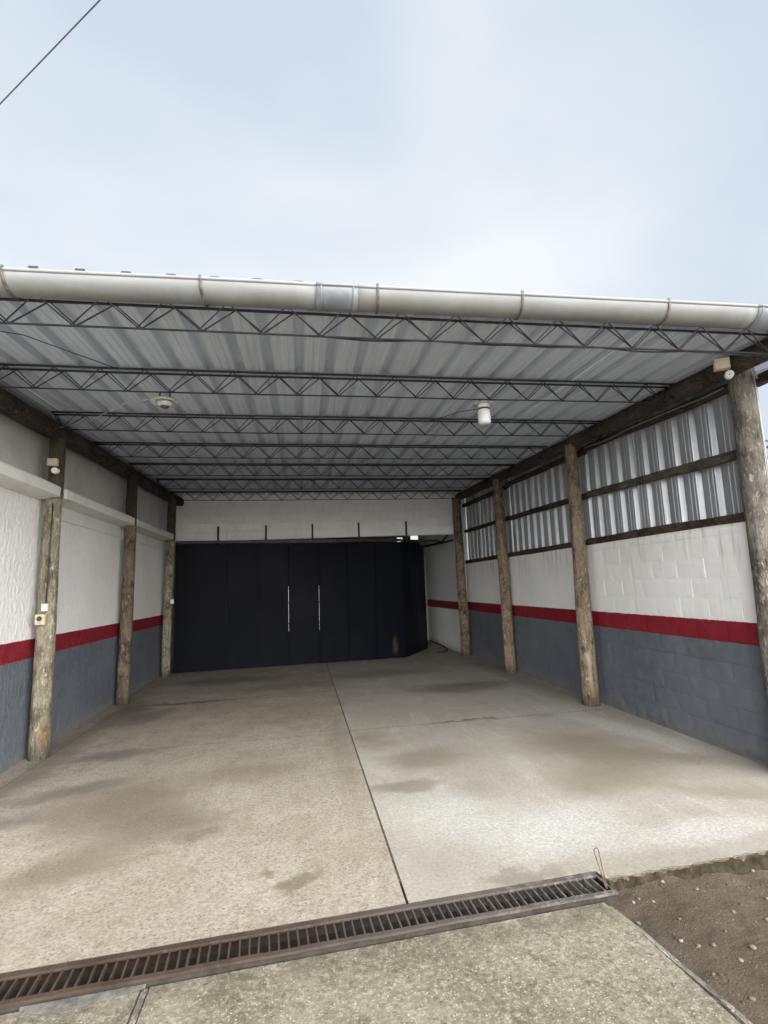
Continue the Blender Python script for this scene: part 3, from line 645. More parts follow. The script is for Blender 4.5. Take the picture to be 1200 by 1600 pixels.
for c in range(-1, 11):
    z = .03 + CH * (c + .5); y = 3.93 + (.2 if c % 2 else 0); first = True
    if c % 2:
        segs = [(3.93, 4.13)]
    else: segs = []
    yy = 4.13 if c % 2 else 3.93
    while yy < 6.76: segs.append((yy, min(yy + .4, 6.775))); yy += .4
    for (a, b_) in segs:
        if b_ - a < .06: continue
        hz = CH; zc = z
        if c == 10: hz = .067; zc = .03 + CH * 10 + .0335
        if c == -1: continue
        o = bpy.data.objects.new("block", random.choice(bms)); COL.objects.link(o); o.parent = rw
        o.location = Vector((XR + random.uniform(-.0012, .0012), (a + b_) / 2, zc)) - rw.location
        o.scale = (1, (b_ - a) / .4, hz / CH); o.rotation_euler = (random.uniform(-.004, .004), 0, random.uniform(-.006, .006))
m = MB(); m.box((XR + .0, 3.93, -.05), (XR + .005, 6.775, .0305)); m.build("footing", 'block', rw)

# corridor wall beyond the last right post, back room
cw = empty("corridor_wall", (3.85, 14.5, 0), "dim white wall with red stripe going back beside the folded door", "wall")
m = MB(); m.box((3.80, 12.46, -.05), (3.95, 16.6, 4.02)); m.build("wall_body", 'corridor', cw)
m = MB(); m.box((3.9505, 12.505, -.05), (4.16, 12.64, 4.02)); m.build("wall_return", 'corridor', cw)
bw = empty("back_room", (0, 16.5, 0), "dark back room behind the navy door, with open doorway and high vents", "room")
m = MB()
for (a, b_, z0, z1) in ((-3.0, -.75, 0, 3.7), (-.75, 1.0, 2.15, 3.7), (1.0, 2.93, 0, 3.7), (2.93, 3.12, 0, 2.98), (2.93, 3.12, 3.16, 3.7), (3.12, 3.36, 0, 3.7), (3.36, 3.62, 0, 3.06), (3.36, 3.62, 3.24, 3.7), (3.62, 3.80, 0, 3.7)):
    m.box((a, 16.0, z0 - .01), (b_ + .0, 16.15, z1))
m.build("wall", 'cement', bw)
m = MB(); m.box((-3.0, 12.55, 3.70), (3.95, 16.15, 3.74)); m.build("ceiling", 'black', bw)
m = MB(); m.box((-3.03, 12.63, -.01), (-2.88, 16.0, 3.7)); m.build("wall", 'cement', bw)

# lintel wall above the door, in block courses
lt = empty("lintel_wall", (0, 12.5, 2.8), "white painted block wall above the navy folding door", "wall")
def lz(x): return 2.80 + .011 * (x + 2.8)
m = MB()
v = [(-2.88, 12.462, lz(-2.88)), (3.798, 12.462, lz(3.70)), (3.798, 12.6, lz(3.70)), (-2.88, 12.6, lz(-2.88))]
m.add(v + [(p[0], p[1], 4.05) for p in v], [(0, 3, 2, 1), (4, 5, 6, 7), (0, 1, 5, 4), (1, 2, 6, 5), (2, 3, 7, 6), (3, 0, 4, 7)]); m.build("wall_body", 'lintel', lt)
m = MB(); w, hgt = .392, .193
m.box((-w / 2, -.008, -hgt / 2), (w / 2, .009, hgt / 2), .004); bb = m.build("block", 'lintel'); lbm = bb.data; bpy.data.objects.remove(bb)
for c in range(6):
    yy = -2.88 - (.2 if c % 2 else 0)
    while yy < 3.69:
        a = max(yy, -2.88); b_ = min(yy + .4, 3.70); xc = (a + b_) / 2
        if b_ - a > .05:
            o = bpy.data.objects.new("block", lbm); COL.objects.link(o); o.parent = lt
            o.location = Vector((xc, 12.453 + random.uniform(-.003, .003), lz(xc) + .1 + .2 * c)) - lt.location
            o.scale = ((b_ - a) / .4, 1, 1); o.rotation_euler = (0, -math.atan(.011), random.uniform(-.004, .004))
        yy += .4

# ------------------------------------------------------------------ folding door
door = empty("folding_door", (0, 12.2, 0), "tall navy steel folding door of hinged leaves filling the back opening", "door")
def dpt(x): return 11.88 + (12.37 - 11.88) * (x + 2.67) / 5.05
edges = [-2.67, -1.62, -.96, -.29, .39, 1.05, 1.71, 2.38]
DT = 2.70
for i in range(7):
    a, b_ = edges[i], edges[i + 1]; m = MB(); g_ = .003; jog = .004 * (i % 2)
    A = Vector((a + g_, dpt(a) + jog, 0)); B = Vector((b_ - g_, dpt(b_) + jog, 0)); e = (B - A); W = e.length; ang = math.atan2(e.y, e.x)
    T = Matrix.Translation(A) @ Matrix.Rotation(ang, 4, 'Z')
    # a leaf with its edges cut back where daylight shows through
    cutl = .0015 if i in (3, 4) else 0; cutr = .0015 if i in (2, 3) else 0
    m.box((0, 0, .012), (W, .04, .72), .003, T); m.box((cutl, .0005, .7201), (W - cutr, .0395, 1.7399), 0, T); m.box((0, 0, 1.74), (W, .04, DT), .003, T)
    if cutr:
        for zz in (.80, .90, 1.35, 1.66): m.box((W - cutr, .01, zz), (W + .006, .03, zz + .022), 0, T)
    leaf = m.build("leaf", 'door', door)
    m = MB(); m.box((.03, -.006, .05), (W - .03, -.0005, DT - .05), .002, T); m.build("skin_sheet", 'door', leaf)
    # dark stile line where leaves meet
    if i != 6:
        m = MB()
        for (za, zb_) in (((.02, .74), (1.72, DT - .02)) if i in (2, 3) else ((.02, DT - .02),)): m.box((W - .006, .0415, za), (W + .014, .05, zb_), 0, T)
        m.build("stop_strip", 'black', leaf)
A = Vector((2.392, dpt(2.38), 0)); B = Vector((3.25, 13.82, 0)); e = B - A; T = Matrix.Translation(A) @ Matrix.Rotation(math.atan2(e.y, e.x), 4, 'Z')
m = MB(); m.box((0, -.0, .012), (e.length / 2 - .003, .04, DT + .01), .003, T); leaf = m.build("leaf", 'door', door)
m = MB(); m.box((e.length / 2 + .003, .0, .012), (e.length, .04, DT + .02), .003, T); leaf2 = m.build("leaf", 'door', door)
m = MB(); P_ = T @ Vector((e.length + .012, .012, 0)); m.box((P_.x - .01, P_.y - .012, 1.05), (P_.x + .02, P_.y + .012, 1.17)); m.build("handle", 'zinc', leaf2)
# overhead track
m = MB()
for a, b_ in zip(edges[:-1], edges[1:]):
    A = Vector((a, dpt(a) + .0, 0)); B = Vector((b_, dpt(b_), 0)); e = B - A; T = Matrix.Translation(A) @ Matrix.Rotation(math.atan2(e.y, e.x), 4, 'Z')
    m.box((0, .0, DT + .012), (e.length, .055, DT + .075), 0, T)
m.tube([(2.38, 12.40, 2.735), (3.24, 12.5, 2.72), (3.40, 12.52, 2.685)], .022, 8)
m.tube([(3.26, 13.8, 2.68), (3.78, 12.8, 2.75)], .026, 8); m.tube([(3.42, 12.62, 2.68), (3.60, 12.64, 2.87)], .022, 8)
m.tube([(2.42, 12.40, 2.735), (2.9, 12.9, 2.70), (3.26, 13.8, 2.68)], .02, 8)
m.build("track", 'black', door)
for (x, z1) in ((-1.87, 3.14), (-.80, 3.15), (.265, 3.165), (1.36, 3.18), (2.51, 3.20)):
    m = MB(); m.box((x - .02, 12.395, 2.74), (x + .02, 12.44, z1), .003); m.build("hanger", 'black', door)

# ------------------------------------------------------------------ log posts
def log(name, base, top, r0, r1, seed, mat, lump=.08, seg=26, rings=60, flat=None, check=None):
    base = Vector(base); top = Vector(top); ax = top - base; L = ax.length
    m = MB(); vs = []
    for i in range(rings + 1):
        t = i / rings; z = L * t; r = r0 + (r1 - r0) * t
        c = base + ax * t + Vector((.014 * fn((0, 0, z), .8, seed), .014 * fn((0, 0, z), .8, seed + 5), 0)) * min(1, 8 * t * (1 - t))
        for k in range(seg):
            a = 2 * math.pi * k / seg; d_ = Vector((math.cos(a), math.sin(a), 0))
            rr = r * (1 + lump * fn((d_.x, d_.y, z * .9), 1.1, seed) + lump * .55 * fn((d_.x * 2, d_.y * 2, z * 3), 1.5, seed + 3) + .025 * fn((d_.x * 6, d_.y * 6, z * 1.2), 1, seed + 8))
            kn = max(0, fn((d_.x * 1.4, d_.y * 1.4, z * 2.6), 1.3, seed + 20) - .45); rr *= 1 + .35 * kn
            if check is not None:                         # long drying crack
                da = (a - check - .12 * math.sin(z * 1.7) + math.pi) % (2 * math.pi) - math.pi
                rr *= 1 - .16 * math.exp(-(da / .12) ** 2) * (.4 + .6 * min(1, max(0, fn((0, 0, z), .7, seed + 2) + .6)))
            p = d_ * rr
            if flat:                                     # squared-off faces
                p.x = max(-flat, min(flat, p.x)); p.y = max(-flat, min(flat, p.y))
            vs.append(c + p)
    fs = [(i * seg + k, i * seg + (k + 1) % seg, (i + 1) * seg + (k + 1) % seg, (i + 1) * seg + k) for i in range(rings) for k in range(seg)]
    m.add(vs, fs, True); m.add(vs[:seg], [tuple(range(seg))[::-1]]); m.add(vs[-seg:], [tuple(range(seg))])
    return m.build(name, mat)
GP = "log posts along the walls"
posts_l = [("squared lichen-grey log post carrying switch boxes on the left wall", 6.30), ("dark brown log post standing in the middle of the left wall", 8.95), ("narrow log post at the left end of the navy door", 11.55)]
for k, (lab, y) in enumerate(posts_l):
    o = log("log_post", (-2.735, y, -.05), (-2.72 + .015 * k, y + .01, roofz(y) - .21), (.101, .097, .095)[k], (.078, .082, .082)[k], 4.3 * k + 1, ('log_l', 'log_m', 'log_l')[k], .07, flat=(.089, .086, .084)[k], check=(-1.75, -1.4, -1.9)[k])
    tag(o, lab, "log post", GP)
for k, (lab, x, y, r0, r1, mat) in enumerate((("silver-grey log post at the near right corner with white cable down it", 3.965, 4.02, .117, .094, 'log_near'), ("tan round log post with pale arrow-like scar, second from the right", 3.79, 6.80, .114, .078, 'log_r'),
        ("brown round log post in the middle of the right wall", 3.83, 9.66, .112, .092, 'log_r'), ("brown log post beside the gap at the right end of the door", 3.77, 12.2, .112, .098, 'log_r'))):
    o = log("log_post", (x, y, -.06), (x + (.0, .015, -.02, -.04)[k], y + .0, roofz(y) - .12), r0, r1, 31 + 5.7 * k, mat, .085, check=(-2.2, -1.5, 3.7, 3.5)[k])
    tag(o, lab, "log post", GP)

# ------------------------------------------------------------------ beams
def hbeam(x, r, dz, seed, mat, y0=2.95, y1=12.45, flat=None, slope=0.0):
    m = MB(); rings = 90; seg = 18; vs = []
    for i in range(rings + 1):
        y = y0 + (y1 - y0) * i / rings; c = Vector((x + .02 * fn((y, 0, 0), .5, seed), y, roofz(y) - dz + .015 * fn((y, 1, 0), .6, seed)))
        for k in range(seg):
            a = 2 * math.pi * k / seg; d_ = Vector((math.cos(a), 0, math.sin(a)))
            rr = r * (1 + .07 * fn((d_.x, y * .8, d_.z), 1.2, seed) + .05 * fn((d_.x * 2.5, y * 3, d_.z * 2.5), 1.2, seed + 4))
            p = d_ * rr
            if flat: p.x = max(-flat, min(flat, p.x)); p.z = max(-flat, min(flat, p.z))
            vs.append(c + p)
    fs = [(i * seg + k, (i + 1) * seg + k, (i + 1) * seg + (k + 1) % seg, i * seg + (k + 1) % seg) for i in range(rings) for k in range(seg)]
    m.add(vs, fs, True); m.add(vs[:seg], [tuple(range(seg))]); m.add(vs[-seg:], [tuple(range(seg))[::-1]])
    return m.build("log_beam", mat)
tag(hbeam(-2.73, .105, .15, 3, 'beam', flat=.09), "dark timber beam along the top of the left wall", "beam", "beams carrying the roof")
tag(hbeam(3.86, .088, .078, 12, 'beam_r'), "brown log beam along the top of the right wall", "beam", "beams carrying the roof")

# ------------------------------------------------------------------ lattice trusses
def make_truss(y, mat='steel', D=.185, x0=-2.66, x1=3.74, nw=16, seed=1):
    t = empty("lattice_truss", (0, y, roofz(y)))
    base = t.location
    n = nw; w = (x1 - x0 - .12) / n; s = .045
    def sag(x): return .006 * fn((x, 0, 0), .9, seed) - .010 * math.sin(math.pi * (x - x0) / (x1 - x0))
    for sd in (-1, 1):
        m = MB(); m.tube([base + Vector((x0 - .04 + (x1 - x0 + .08) * i / 24, sd * s + .004 * fn((i, sd, 0), .7, seed), -.008 + sag(x0 + (x1 - x0) * i / 24) * .5)) for i in range(25)], .0098, 6); m.build("top_chord", mat, t)
        pts = []
        for i in range(n + 1):
            xb = x0 + .06 + w * i + .015 * fn((i, 0, 0), 1.7, seed + 2)
            off = .014 * sd
            if i: pts.append(base + Vector((xb - w * .5 + off * 1.6, sd * s, -.012)))
            pts.append(base + Vector((xb + off * .8, sd * .008, -D + sag(xb))))
        if True: pts = [base + Vector((x0 - .02, sd * s, -.012))] + pts + [base + Vector((x1 + .02, sd * s, -.012))]
        m = MB(); m.tube(pts, .0062, 6); m.build("web_rod", mat, t)
    m = MB(); m.tube([base + Vector((x0 + .02 + (x1 - x0 - .04) * i / 30, 0, -D - .006 + sag(x0 + (x1 - x0) * i / 30))) for i in range(31)], .0068, 6); m.build("bottom_chord", mat, t)
    return t
TY = [3.44, 4.68, 6.03, 7.40, 8.77, 10.2, 11.8]
TL = ["black rod lattice truss just under the gutter, nearest the front", "black lattice truss that the two lamps hang from", "third black lattice truss from the front, right behind the lamps",
      "fourth black lattice truss from the front, mid-ceiling", "fifth black lattice truss from the front, dim ceiling", "black lattice truss one before the back wall",
      "rearmost black lattice truss, seen against the white wall above the door"]
t0 = make_truss(TY[0], seed=5)
tag(t0, TL[0], "roof truss", "lattice trusses under the roof")
m = MB(); bz = roofz(TY[0]); m.tube([(.2 + 3.6 * i / 30, TY[0] + .012 + .01 * math.sin(i * .7), bz - .196 - .012 * abs(math.sin(i * .55))) for i in range(31)], .006, 6)
tag(m.build("slack_cable", 'dark_cable'), "dark slack cable tied along the bottom of the front truss", "cable")
t1 = make_truss(TY[1], nw=17, seed=21)
tag(t1, TL[1], "roof truss", "lattice trusses under the roof")
for k in range(2, 7):
    c = copy_tree(t1, (.13 * (k % 3 - 1) * .3, TY[k], roofz(TY[k])))
    c['label'] = TL[k]

# ------------------------------------------------------------------ roof sheets
PITCH_ = .2625
def rib_profile(w, web=.020, hr=.054, top=.056):
    p = [(0, 0)]; u = 0
    while u < w - .01:
        p += [(u + .052, 0), (u + .058, .005), (u + .066, .005), (u + .072, 0), (u + .112, 0), (u + .118, .005), (u + .126, .005), (u + .132, 0), (u + .2585 - top - 2 * web, 0), (u + .2585 - top - web, hr), (u + .2585 - web, hr), (u + .2585, 0), (u + PITCH_, 0)]
        u += PITCH_
    return p
def corrugated(prof, L, ny, fpos, jitter=.0):
    vs = []; k = len(prof)
    for j in range(ny + 1):
        for (u, hgt) in prof: vs.append(fpos(u, L * j / ny, hgt))
    fs = [(j * k + i, j * k + i + 1, (j + 1) * k + i + 1, (j + 1) * k + i) for j in range(ny) for i in range(k - 1)]
    return vs, fs
roof = empty("metal_roof", (0, 7.8, 3.7), "grey ribbed metal roof sloping gently over the parking bay", "roof")
prof = rib_profile(4 * PITCH_)
RY0, RY1 = 3.20, 12.72
for i in range(8):
    x0 = -3.62 + i * 4 * PITCH_; lap = .0015 * (i % 2)
    vs, fs = corrugated(prof, RY1 - RY0, 12, lambda u, v, hh: (x0 + u * 1.002, RY0 + v, roofz(RY0 + v) + .008 + hh + lap + .002 * fn((u + x0, v, 0), .8, i)))
    m = MB(); m.add(vs, fs); m.build("roof_sheet", 'roof', roof)

# ------------------------------------------------------------------ side cladding between the posts
def cladding(y0, y1, zb, label, k):
    root = empty("side_cladding", (4.06, (y0 + y1) / 2, zb), label, "metal cladding", "ribbed metal cladding bays on the right wall")
    n = max(1, round((y1 - y0) / (4 * PITCH_))); pr = rib_profile(4 * PITCH_, .032, .046, .046); y = y1; q = 0
    while y > y0 + .02:
        w = min(4 * PITCH_ * 1.0, y - y0); P = [p for p in pr if p[0] <= w + 1e-6]
        vs, fs = corrugated(P, 1.0, 5, lambda u, v, hh: (4.06 + hh + .0015 * (q % 2), y - u, zb + v * (roofz(y - u) - .03 - zb)))
        m = MB(); m.add(vs, fs); m.build("wall_sheet", 'clad', root); y -= w; q += 1
    return root
def rail(x, y0, y1, z0, z1, hgt, th, seed, mat, root):
    m = MB(); n = 16; vs = []
    for i in range(n + 1):
        t = i / n; y = y0 + (y1 - y0) * t; z = z0 + (z1 - z0) * t + .01 * fn((y, 0, 0), 1.1, seed); a = hgt * (.5 + .09 * fn((y, 3, 0), 2, seed)); b_ = th * .5; w = .006 * fn((y, 5, 0), 1.6, seed)
        for (dx, dz) in ((-b_, -a + .006), (-b_, a - .006), (-b_ + .006, a), (b_, a), (b_, -a), (-b_ + .006, -a)): vs.append((x + dx + w, y, z + dz))
    k = 6; fs = [(i * k + a, (i + 1) * k + a, (i + 1) * k + (a + 1) % k, i * k + (a + 1) % k) for i in range(n) for a in range(k)]
    fs += [tuple(range(k)), tuple(n * k + a for a in range(k))[::-1]]
    m.add(vs, fs); return m.build("rail", mat, root)
bays = [(3.98, 6.80, "ribbed metal cladding in the nearest bay, beside the near corner post"), (6.80, 9.66, "ribbed metal cladding in the middle bay of the right wall"), (9.66, 12.5, "dim ribbed metal cladding in the farthest bay near the door")]
for k, (a, b_, lab) in enumerate(bays):
    root = cladding(a, b_, 2.06, lab, k)
    rail(4.0, a - .02, b_ + .02, (2.172, 2.172, 2.172)[k], (2.176, 2.174, 2.174)[k], (.085, .085, .082)[k], .08, k * 7 + 1, 'rail', root)
    rail(4.012, a + .0, b_ + .0, (2.745, 2.83, 2.90)[k], (2.845, 2.89, 2.93)[k], (.088, .075, .07)[k], .06, k * 7 + 2, 'rail_g' if k == 0 else 'rail', root)
    rail(4.005, a - .02, b_ + .02, (3.385, 3.47, 3.52)[k], (3.50, 3.55, 3.57)[k], .075, .07, k * 7 + 3, 'rail', root)
m = MB(); m.tube([(3.955 + .008 * math.sin(i * .9), 4.2 + 2.5 * i / 20, roofz(4.2 + 2.5 * i / 20) - .195 - .008 * math.sin(i * .5)) for i in range(21)], .009, 8)
tag(m.build("conduit", 'cable_d'), "pale conduit pipe running under the right beam above the cladding", "conduit")
m = MB()
for i in range(8): pass
ra = MB(); ra.box((4.04, 2.7, 3.325), (4.12, 3.99, 3.415), .006); o = ra.build("timber_arm", 'rail'); tag(o, "dark timber arm sticking forward from the near right post under the sky", "timber")

# ------------------------------------------------------------------ gutter
gt = empty("gutter", (0, 3.19, 3.55), "long cream half-round gutter along the front edge of the roof", "gutter")
GR = .101
def gc(x): return Vector((x, 3.174 - .0195 * (x + 1.7), 3.517 - .0048 * (x + 1.8)))
def half(x0, x1, r, n, th, bead=True):
    vs = []; seg = 16
    prof = [(-r * math.cos(math.pi * k / seg), -r * math.sin(math.pi * k / seg)) for k in range(seg + 1)]
    inner = [(-(r - th) * math.cos(math.pi * k / seg), -(r - th) * math.sin(math.pi * k / seg)) for k in range(seg, -1, -1)]
    P = prof + inner; k = len(P)
    for i in range(n + 1):
        x = x0 + (x1 - x0) * i / n; c = gc(x) + Vector((0, 0, .003 * fn((x, 0, 0), 1.1, 3)))
        vs += [c + Vector((0, a, b_)) for (a, b_) in P]
    fs = [(i * k + a, i * k + (a + 1) % k, (i + 1) * k + (a + 1) % k, (i + 1) * k + a) for i in range(n) for a in range(k)]
    fs += [tuple(range(k))[::-1], tuple(n * k + a for a in range(k))]
    m = MB(); m.add(vs, fs, True)
    if bead: m.tube([gc(x0 + (x1 - x0) * i / n) + Vector((0, -r + .002, .002 + .003 * fn((x0 + (x1 - x0) * i / n, 0, 0), 1.1, 3))) for i in range(n + 1)], .012, 8)
    return m
for (a, b_) in ((-4.2, .15), (.33, 3.20), (3.36, 4.5)): half(a, b_, GR, 24, .004).build("gutter_length", 'pvc', gt)
for (a, b_) in ((.11, .37), (3.16, 3.40)):
    o = half(a, b_, GR + .005, 4, .0045).build("coupler", 'zinc' if a < 1 else 'zinc', gt)
    for xx in (a + .03, b_ - .03):
        m = MB(); m.tube([gc(xx) + Vector((0, -(GR + .0065) * math.cos(math.pi * k / 16), -(GR + .0065) * math.sin(math.pi * k / 16))) for k in range(17)], .0045, 6)
        m.build("seal_ridge", 'pvc', o)
for x in (-2.75, -1.67, -.58, .49, 1.44, 2.48, 3.6):
    m = MB(); vs = []; seg = 18
    for k in range(seg + 1):
        a = math.pi * k / seg
        for rr in (GR + .004, GR + .0075):
            for dx in (-.008, .008): vs.append(gc(x) + Vector((dx + (.02 * k / seg), -rr * math.cos(a), -rr * math.sin(a))))
    fs = []
    for k in range(seg):
        o_ = k * 4; fs += [(o_, o_ + 1, o_ + 5, o_ + 4), (o_ + 2, o_ + 6, o_ + 7, o_ + 3), (o_, o_ + 4, o_ + 6, o_ + 2), (o_ + 1, o_ + 3, o_ + 7, o_ + 5)]
    m.add(vs, fs, True)
    m.box((x - .008, gc(x).y - GR - .010, gc(x).z - .006), (x + .008, gc(x).y - GR + .004, gc(x).z + .022), 0)
    m.build("bracket", 'bracket', gt)

# ------------------------------------------------------------------ lamps
def lamp_left(c):
    root = empty("ceiling_lamp", c, "round chipped white saucer lamp with no bulb cover, left under the second truss", "lamp", "lamps hung from the second truss")
    C = Vector(c)
    m = MB(); m.lathe([(.02, .03), (.05, .028), (.075, .015), (.118, -.012), (.120, -.018), (.07, -.004), (.03, .0)], C, 28); m.build("shade", 'enamel', root)
    m = MB(); m.lathe([(.055, -.005), (.062, -.022), (.05, -.045), (.042, -.048), (.001, -.05)], C, 20); m.build("socket_ring", 'enamel', root)
    m = MB(); m.lathe([(.036, -.0505), (.036, -.060), (.001, -.062)], C, 16); m.build("lamp_holder", 'socket', root)
    m = MB(); m.tube([C + Vector((-.03, 0, .028)), C + Vector((-.045, 0, .06)), C + Vector((-.03, 0, .085))], .007, 6); m.tube([C + Vector((.04, 0, .02)), C + Vector((.045, 0, .085))], .006, 6); m.build("hanger", 'steel', root)
def lamp_right(c):
    root = empty("ceiling_lamp", c, "white cylindrical bulb lamp under a thin disc shade, right under the second truss", "lamp", "lamps hung from the second truss")
    C = Vector(c)
    m = MB(); m.lathe([(.03, .012), (.06, .008), (.105, -.003), (.106, -.006), (.055, .0)], C, 28); m.build("shade", 'enamel', root)
    m = MB(); m.lathe([(.045, .0), (.056, -.004), (.054, -.04), (.05, -.045)], C, 20); m.build("lamp_holder", 'white_pl', root)
    m = MB(); m.lathe([(.056, -.0455), (.058, -.05), (.056, -.058), (.05, -.0585)], C, 20); m.build("seal_ring", 'socket', root)
    m = MB(); m.lathe([(.05, -.059), (.059, -.068), (.060, -.175), (.054, -.192), (.035, -.199), (.001, -.20)], C, 24); m.build("bulb", 'glass', root)
    m = MB(); m.tube([C + Vector((-.035, 0, .008)), C + Vector((-.03, 0, .055))], .007, 6); m.tube([C + Vector((.03, 0, .008)), C + Vector((.035, 0, .05))], .01, 6); m.build("hanger", 'steel', root)
zb = roofz(TY[1]) - .195
lamp_left((-1.17, TY[1], zb - .085)); lamp_right((1.755, TY[1], zb - .05))
m = MB(); m.tube([(1.70, 4.68, zb - .10), (1.62, 5.0, zb - .02), (1.55, 5.6, zb + .1), (1.5, 6.0, zb + .19)], .004, 5); tag(m.build("lamp_wire", 'dark_cable'), "thin dark wire running back from the right lamp to the third truss", "wire")
m = MB(); m.tube([(-1.22, 4.70, zb - .05), (-1.6, 5.0, zb + .0), (-2.1, 5.6, zb + .03), (-2.62, 6.0, zb + .05)], .004, 5); tag(m.build("lamp_wire", 'cable'), "thin pale wire running from the left lamp to the left beam", "wire")
m = MB(); m.tube([(-2.4, 3.5, 3.42), (-1.95, 3.9, 3.52), (-1.55, 4.66, 3.60)], .004, 5); tag(m.build("roof_wire", 'dark_cable'), "thin dark wire crossing under the roof sheets between the first two trusses on the left", "wire")
# small lamp at the rear
root = empty("rear_lamp", (2.0, 11.6, 3.73), "tiny pale lamp under the rearmost trusses near the back wall", "lamp")
m = MB(); m.lathe([(.02, .03), (.055, .02), (.06, .0), (.045, -.02), (.001, -.03)], (2.0, 11.6, 3.73), 16); m.build("shade", 'enamel', root)
m = MB(); m.tube([(2.0, 11.6, 3.755), (2.0, 11.79, 3.80)], .006, 6); m.build("bracket_arm", 'steel', root)

# ------------------------------------------------------------------ cameras, boxes, switches
def sec_cam(c, aim, label, wall):
    root = empty("security_camera", c, label, "security camera", "security cameras on posts")
    C = Vector(c); d_ = Vector(aim).normalized(); W = Vector(wall).normalized()
    m = MB(); m.lathe([(.033, 0), (.034, .008), (.026, .02), (.02, .022)], C - W * .0, 20, tuple(W)); m.build("mount", 'white_pl', root)
    q = C + W * .05
    m = MB(); m.tube([C + W * .02, q], .010, 8); m.build("arm", 'white_pl', root)
    m = MB(); m.lathe([(.018, -.05), (.030, -.045), (.034, -.02), (.034, .045), (.031, .05), (.024, .05)], q, 20, tuple(d_)); m.build("housing", 'white_pl', root)
    m = MB(); m.lathe([(.0235, .046), (.010, .049), (.001, .051)], q, 20, tuple(d_)); m.build("lens", 'lens', root)
sec_cam((-2.67, 6.205, 3.04), (.42, -1, -.30), "small white round security camera on the left post under a beige box", (0, -1, 0))
sec_cam((3.735, 3.90, 3.385), (-.9, -1, -.5), "small white security camera on the near right post under a beige box", (-.55, -.8, 0))
def cbox(name, c, sz, rz, mat, label, cat, extra=None, group=None):
    root = empty(name, c, label, cat, group); T = Matrix.Translation(c) @ Matrix.Rotation(rz, 4, 'Z')
    m = MB(); m.box((-sz[0] / 2, -sz[1], -sz[2] / 2), (sz[0] / 2, 0, sz[2] / 2), .004, T); m.build("box_body", mat, root)
    m = MB(); m.box((-sz[0] / 2 + .006, -sz[1] - .004, -sz[2] / 2 + .006), (sz[0] / 2 - .006, -sz[1] - .0002, sz[2] / 2 - .006), .0015, T); m.build("cover", mat, root)
    if extra: extra(root, T)
    return root
cbox("junction_box", (-2.705, 6.205, 3.135), (.105, .045, .085), 0, 'cream', "beige junction box above the camera on the left post", "junction box", None, "junction boxes")
cbox("junction_box", (3.705, 3.935, 3.495), (.12, .06, .10), -.55, 'cream', "beige junction box above the camera at the near right post", "junction box", None, "junction boxes")
def sock(root, T):
    m = MB(); m.lathe([(.027, 0), (.027, .003), (.022, .0035)], T @ Vector((0, -.0545, .012)), 20, (0, -1, 0)); m.build("socket_face", 'socket', root)
    m = MB(); m.box((-.016, -.0570, -.034), (.016, -.0545, -.028), 0, T); m.build("slot", 'socket', root)
cbox("power_socket", (-2.735, 6.20, 1.425), (.095, .05, .11), 0, 'cream', "beige surface power socket with dark round face on the left post", "power socket", sock)
def sw(root, T):
    m = MB(); m.box((-.012, -.0345, -.016), (.012, -.0305, .016), .001, T); m.build("rocker", 'white_pl', root)
cbox("light_switch", (-2.708, 6.20, 1.55), (.062, .026, .078), 0, 'white_pl', "small white switch just above the beige socket on the left post", "switch", sw, "light switches")
cbox("light_switch", (-2.625, 11.46, 1.49), (.06, .03, .085), .5, 'white_pl', "small white switch on the post at the left end of the navy door", "switch", sw, "light switches")
m = MB(); m.tube([(-2.70, 6.195, 1.60), (-2.695, 6.195, 1.9), (-2.69, 6.195, 2.3), (-2.685, 6.195, 2.68)], .008, 8); tag(m.build("conduit", 'dark_cable'), "thin dark conduit running down the left post to the white switch", "conduit")
# white cable down the near right post
m = MB(); pts = []
for i in range(22):
    t = i / 21; z = 3.40 - 1.5 * t; a = -.85 + .25 * t + .12 * math.sin(t * 9); r = .104 + .016 * t
    pts.append((3.965 + r * math.cos(a) * .98, 4.02 + r * math.sin(a), z))
pts = [(4.02, 3.90, 3.37), (4.0, 3.895, 3.43), (4.03, 3.905, 3.44)] + pts
m.tube(pts, .0065, 6); tag(m.build("post_cable", 'cable'), "white cable looping down the near right log post", "cable")
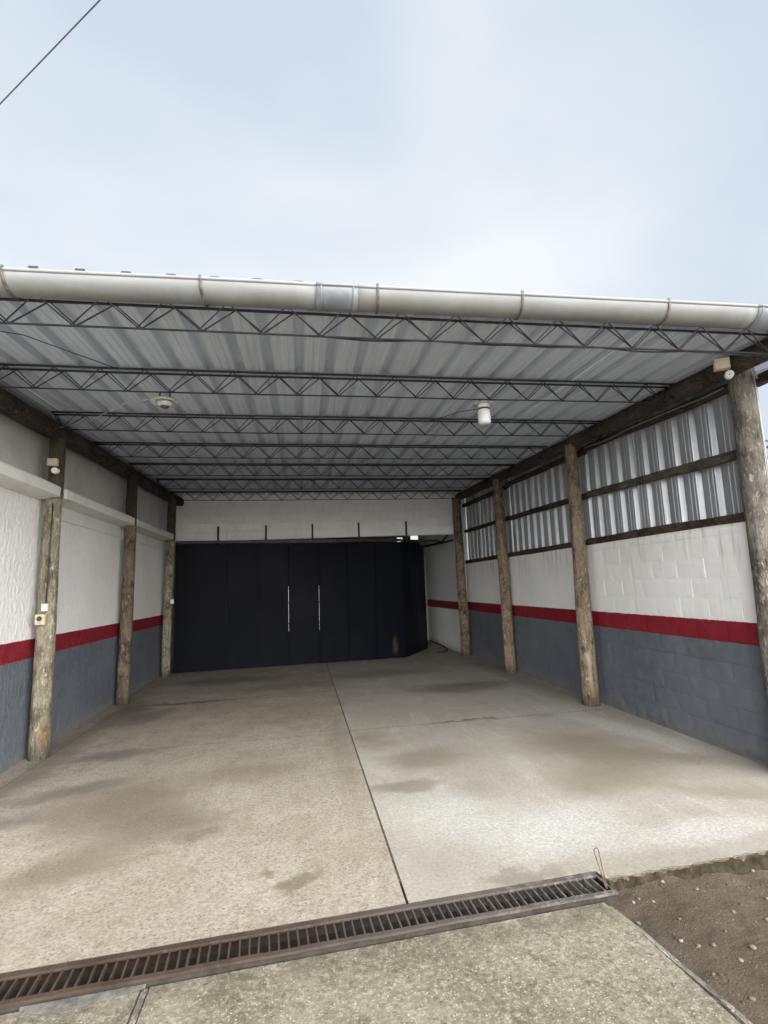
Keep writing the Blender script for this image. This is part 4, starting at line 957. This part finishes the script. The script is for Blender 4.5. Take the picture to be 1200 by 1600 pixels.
# black hose on the corridor floor
m = MB(); m.tube([(3.76, 15.6, .02), (3.74, 14.6, .02), (3.72, 13.9, .02), (3.66, 13.4, .02), (3.55, 13.05, .02), (3.42, 12.93, .02), (3.26, 12.92, .02)], .02, 8)
tag(m.build("hose", 'dark_cable'), "black hose lying on the floor along the dim corridor wall", "hose")
# service wire in the sky
m = MB(); m.tube([Vector((-11.74, 12.28, 6.0)).lerp(Vector((6.19, -2.88, 6.0)), i / 30) + Vector((0, 0, .02 - .06 * math.sin(math.pi * i / 30))) for i in range(31)], .0055, 6)
wire_ob = m.build("overhead_wire", 'wire'); tag(wire_ob, "dark overhead wire crossing the upper left corner of the sky", "wire")

# ------------------------------------------------------------------ tree outside on the right
tr = empty("shrub_tree", (8.05, 8.2, -.2), "dark green tree showing past the near right post", "tree")
m = MB(); m.tube([(8.05, 8.2, -.2), (8.07, 8.22, 1.0), (8.0, 8.25, 2.2), (8.1, 8.2, 3.0)], [.12, .10, .08, .05], 8)
for a in range(6):
    ang = a * 1.05; m.tube([(8.03, 8.22, 1.6 + .2 * a), (8.03 + .6 * math.cos(ang), 8.22 + .6 * math.sin(ang), 2.2 + .22 * a)], [.04, .015], 6)
m.build("trunk", 'bark', tr)
m = MB()
for i in range(5200):
    cl = random.choice([(0, 0, 2.5, 1.0), (.6, .2, 2.9, .7), (-.55, .1, 2.6, .75), (.1, -.6, 2.2, .7), (.0, .5, 3.1, .65), (-.2, -.2, 3.2, .6), (.5, -.5, 1.8, .6)])
    d_ = Vector((random.gauss(0, 1), random.gauss(0, 1), random.gauss(0, 1))).normalized() * cl[3] * random.uniform(.55, 1.05)
    p = Vector((8.05 + cl[0], 8.2 + cl[1], cl[2] + .25)) + d_
    u = Vector((random.uniform(-1, 1), random.uniform(-1, 1), random.uniform(-.6, .6))).normalized(); w_ = u.cross(Vector((random.uniform(-1, 1), random.uniform(-1, 1), random.uniform(-1, 1)))).normalized(); s = random.uniform(.03, .055)
    m.add([p - u * s, p + w_ * s * .45, p + u * s, p - w_ * s * .45], [(0, 1, 2, 3)])
m.build("crown", 'leaf', tr)
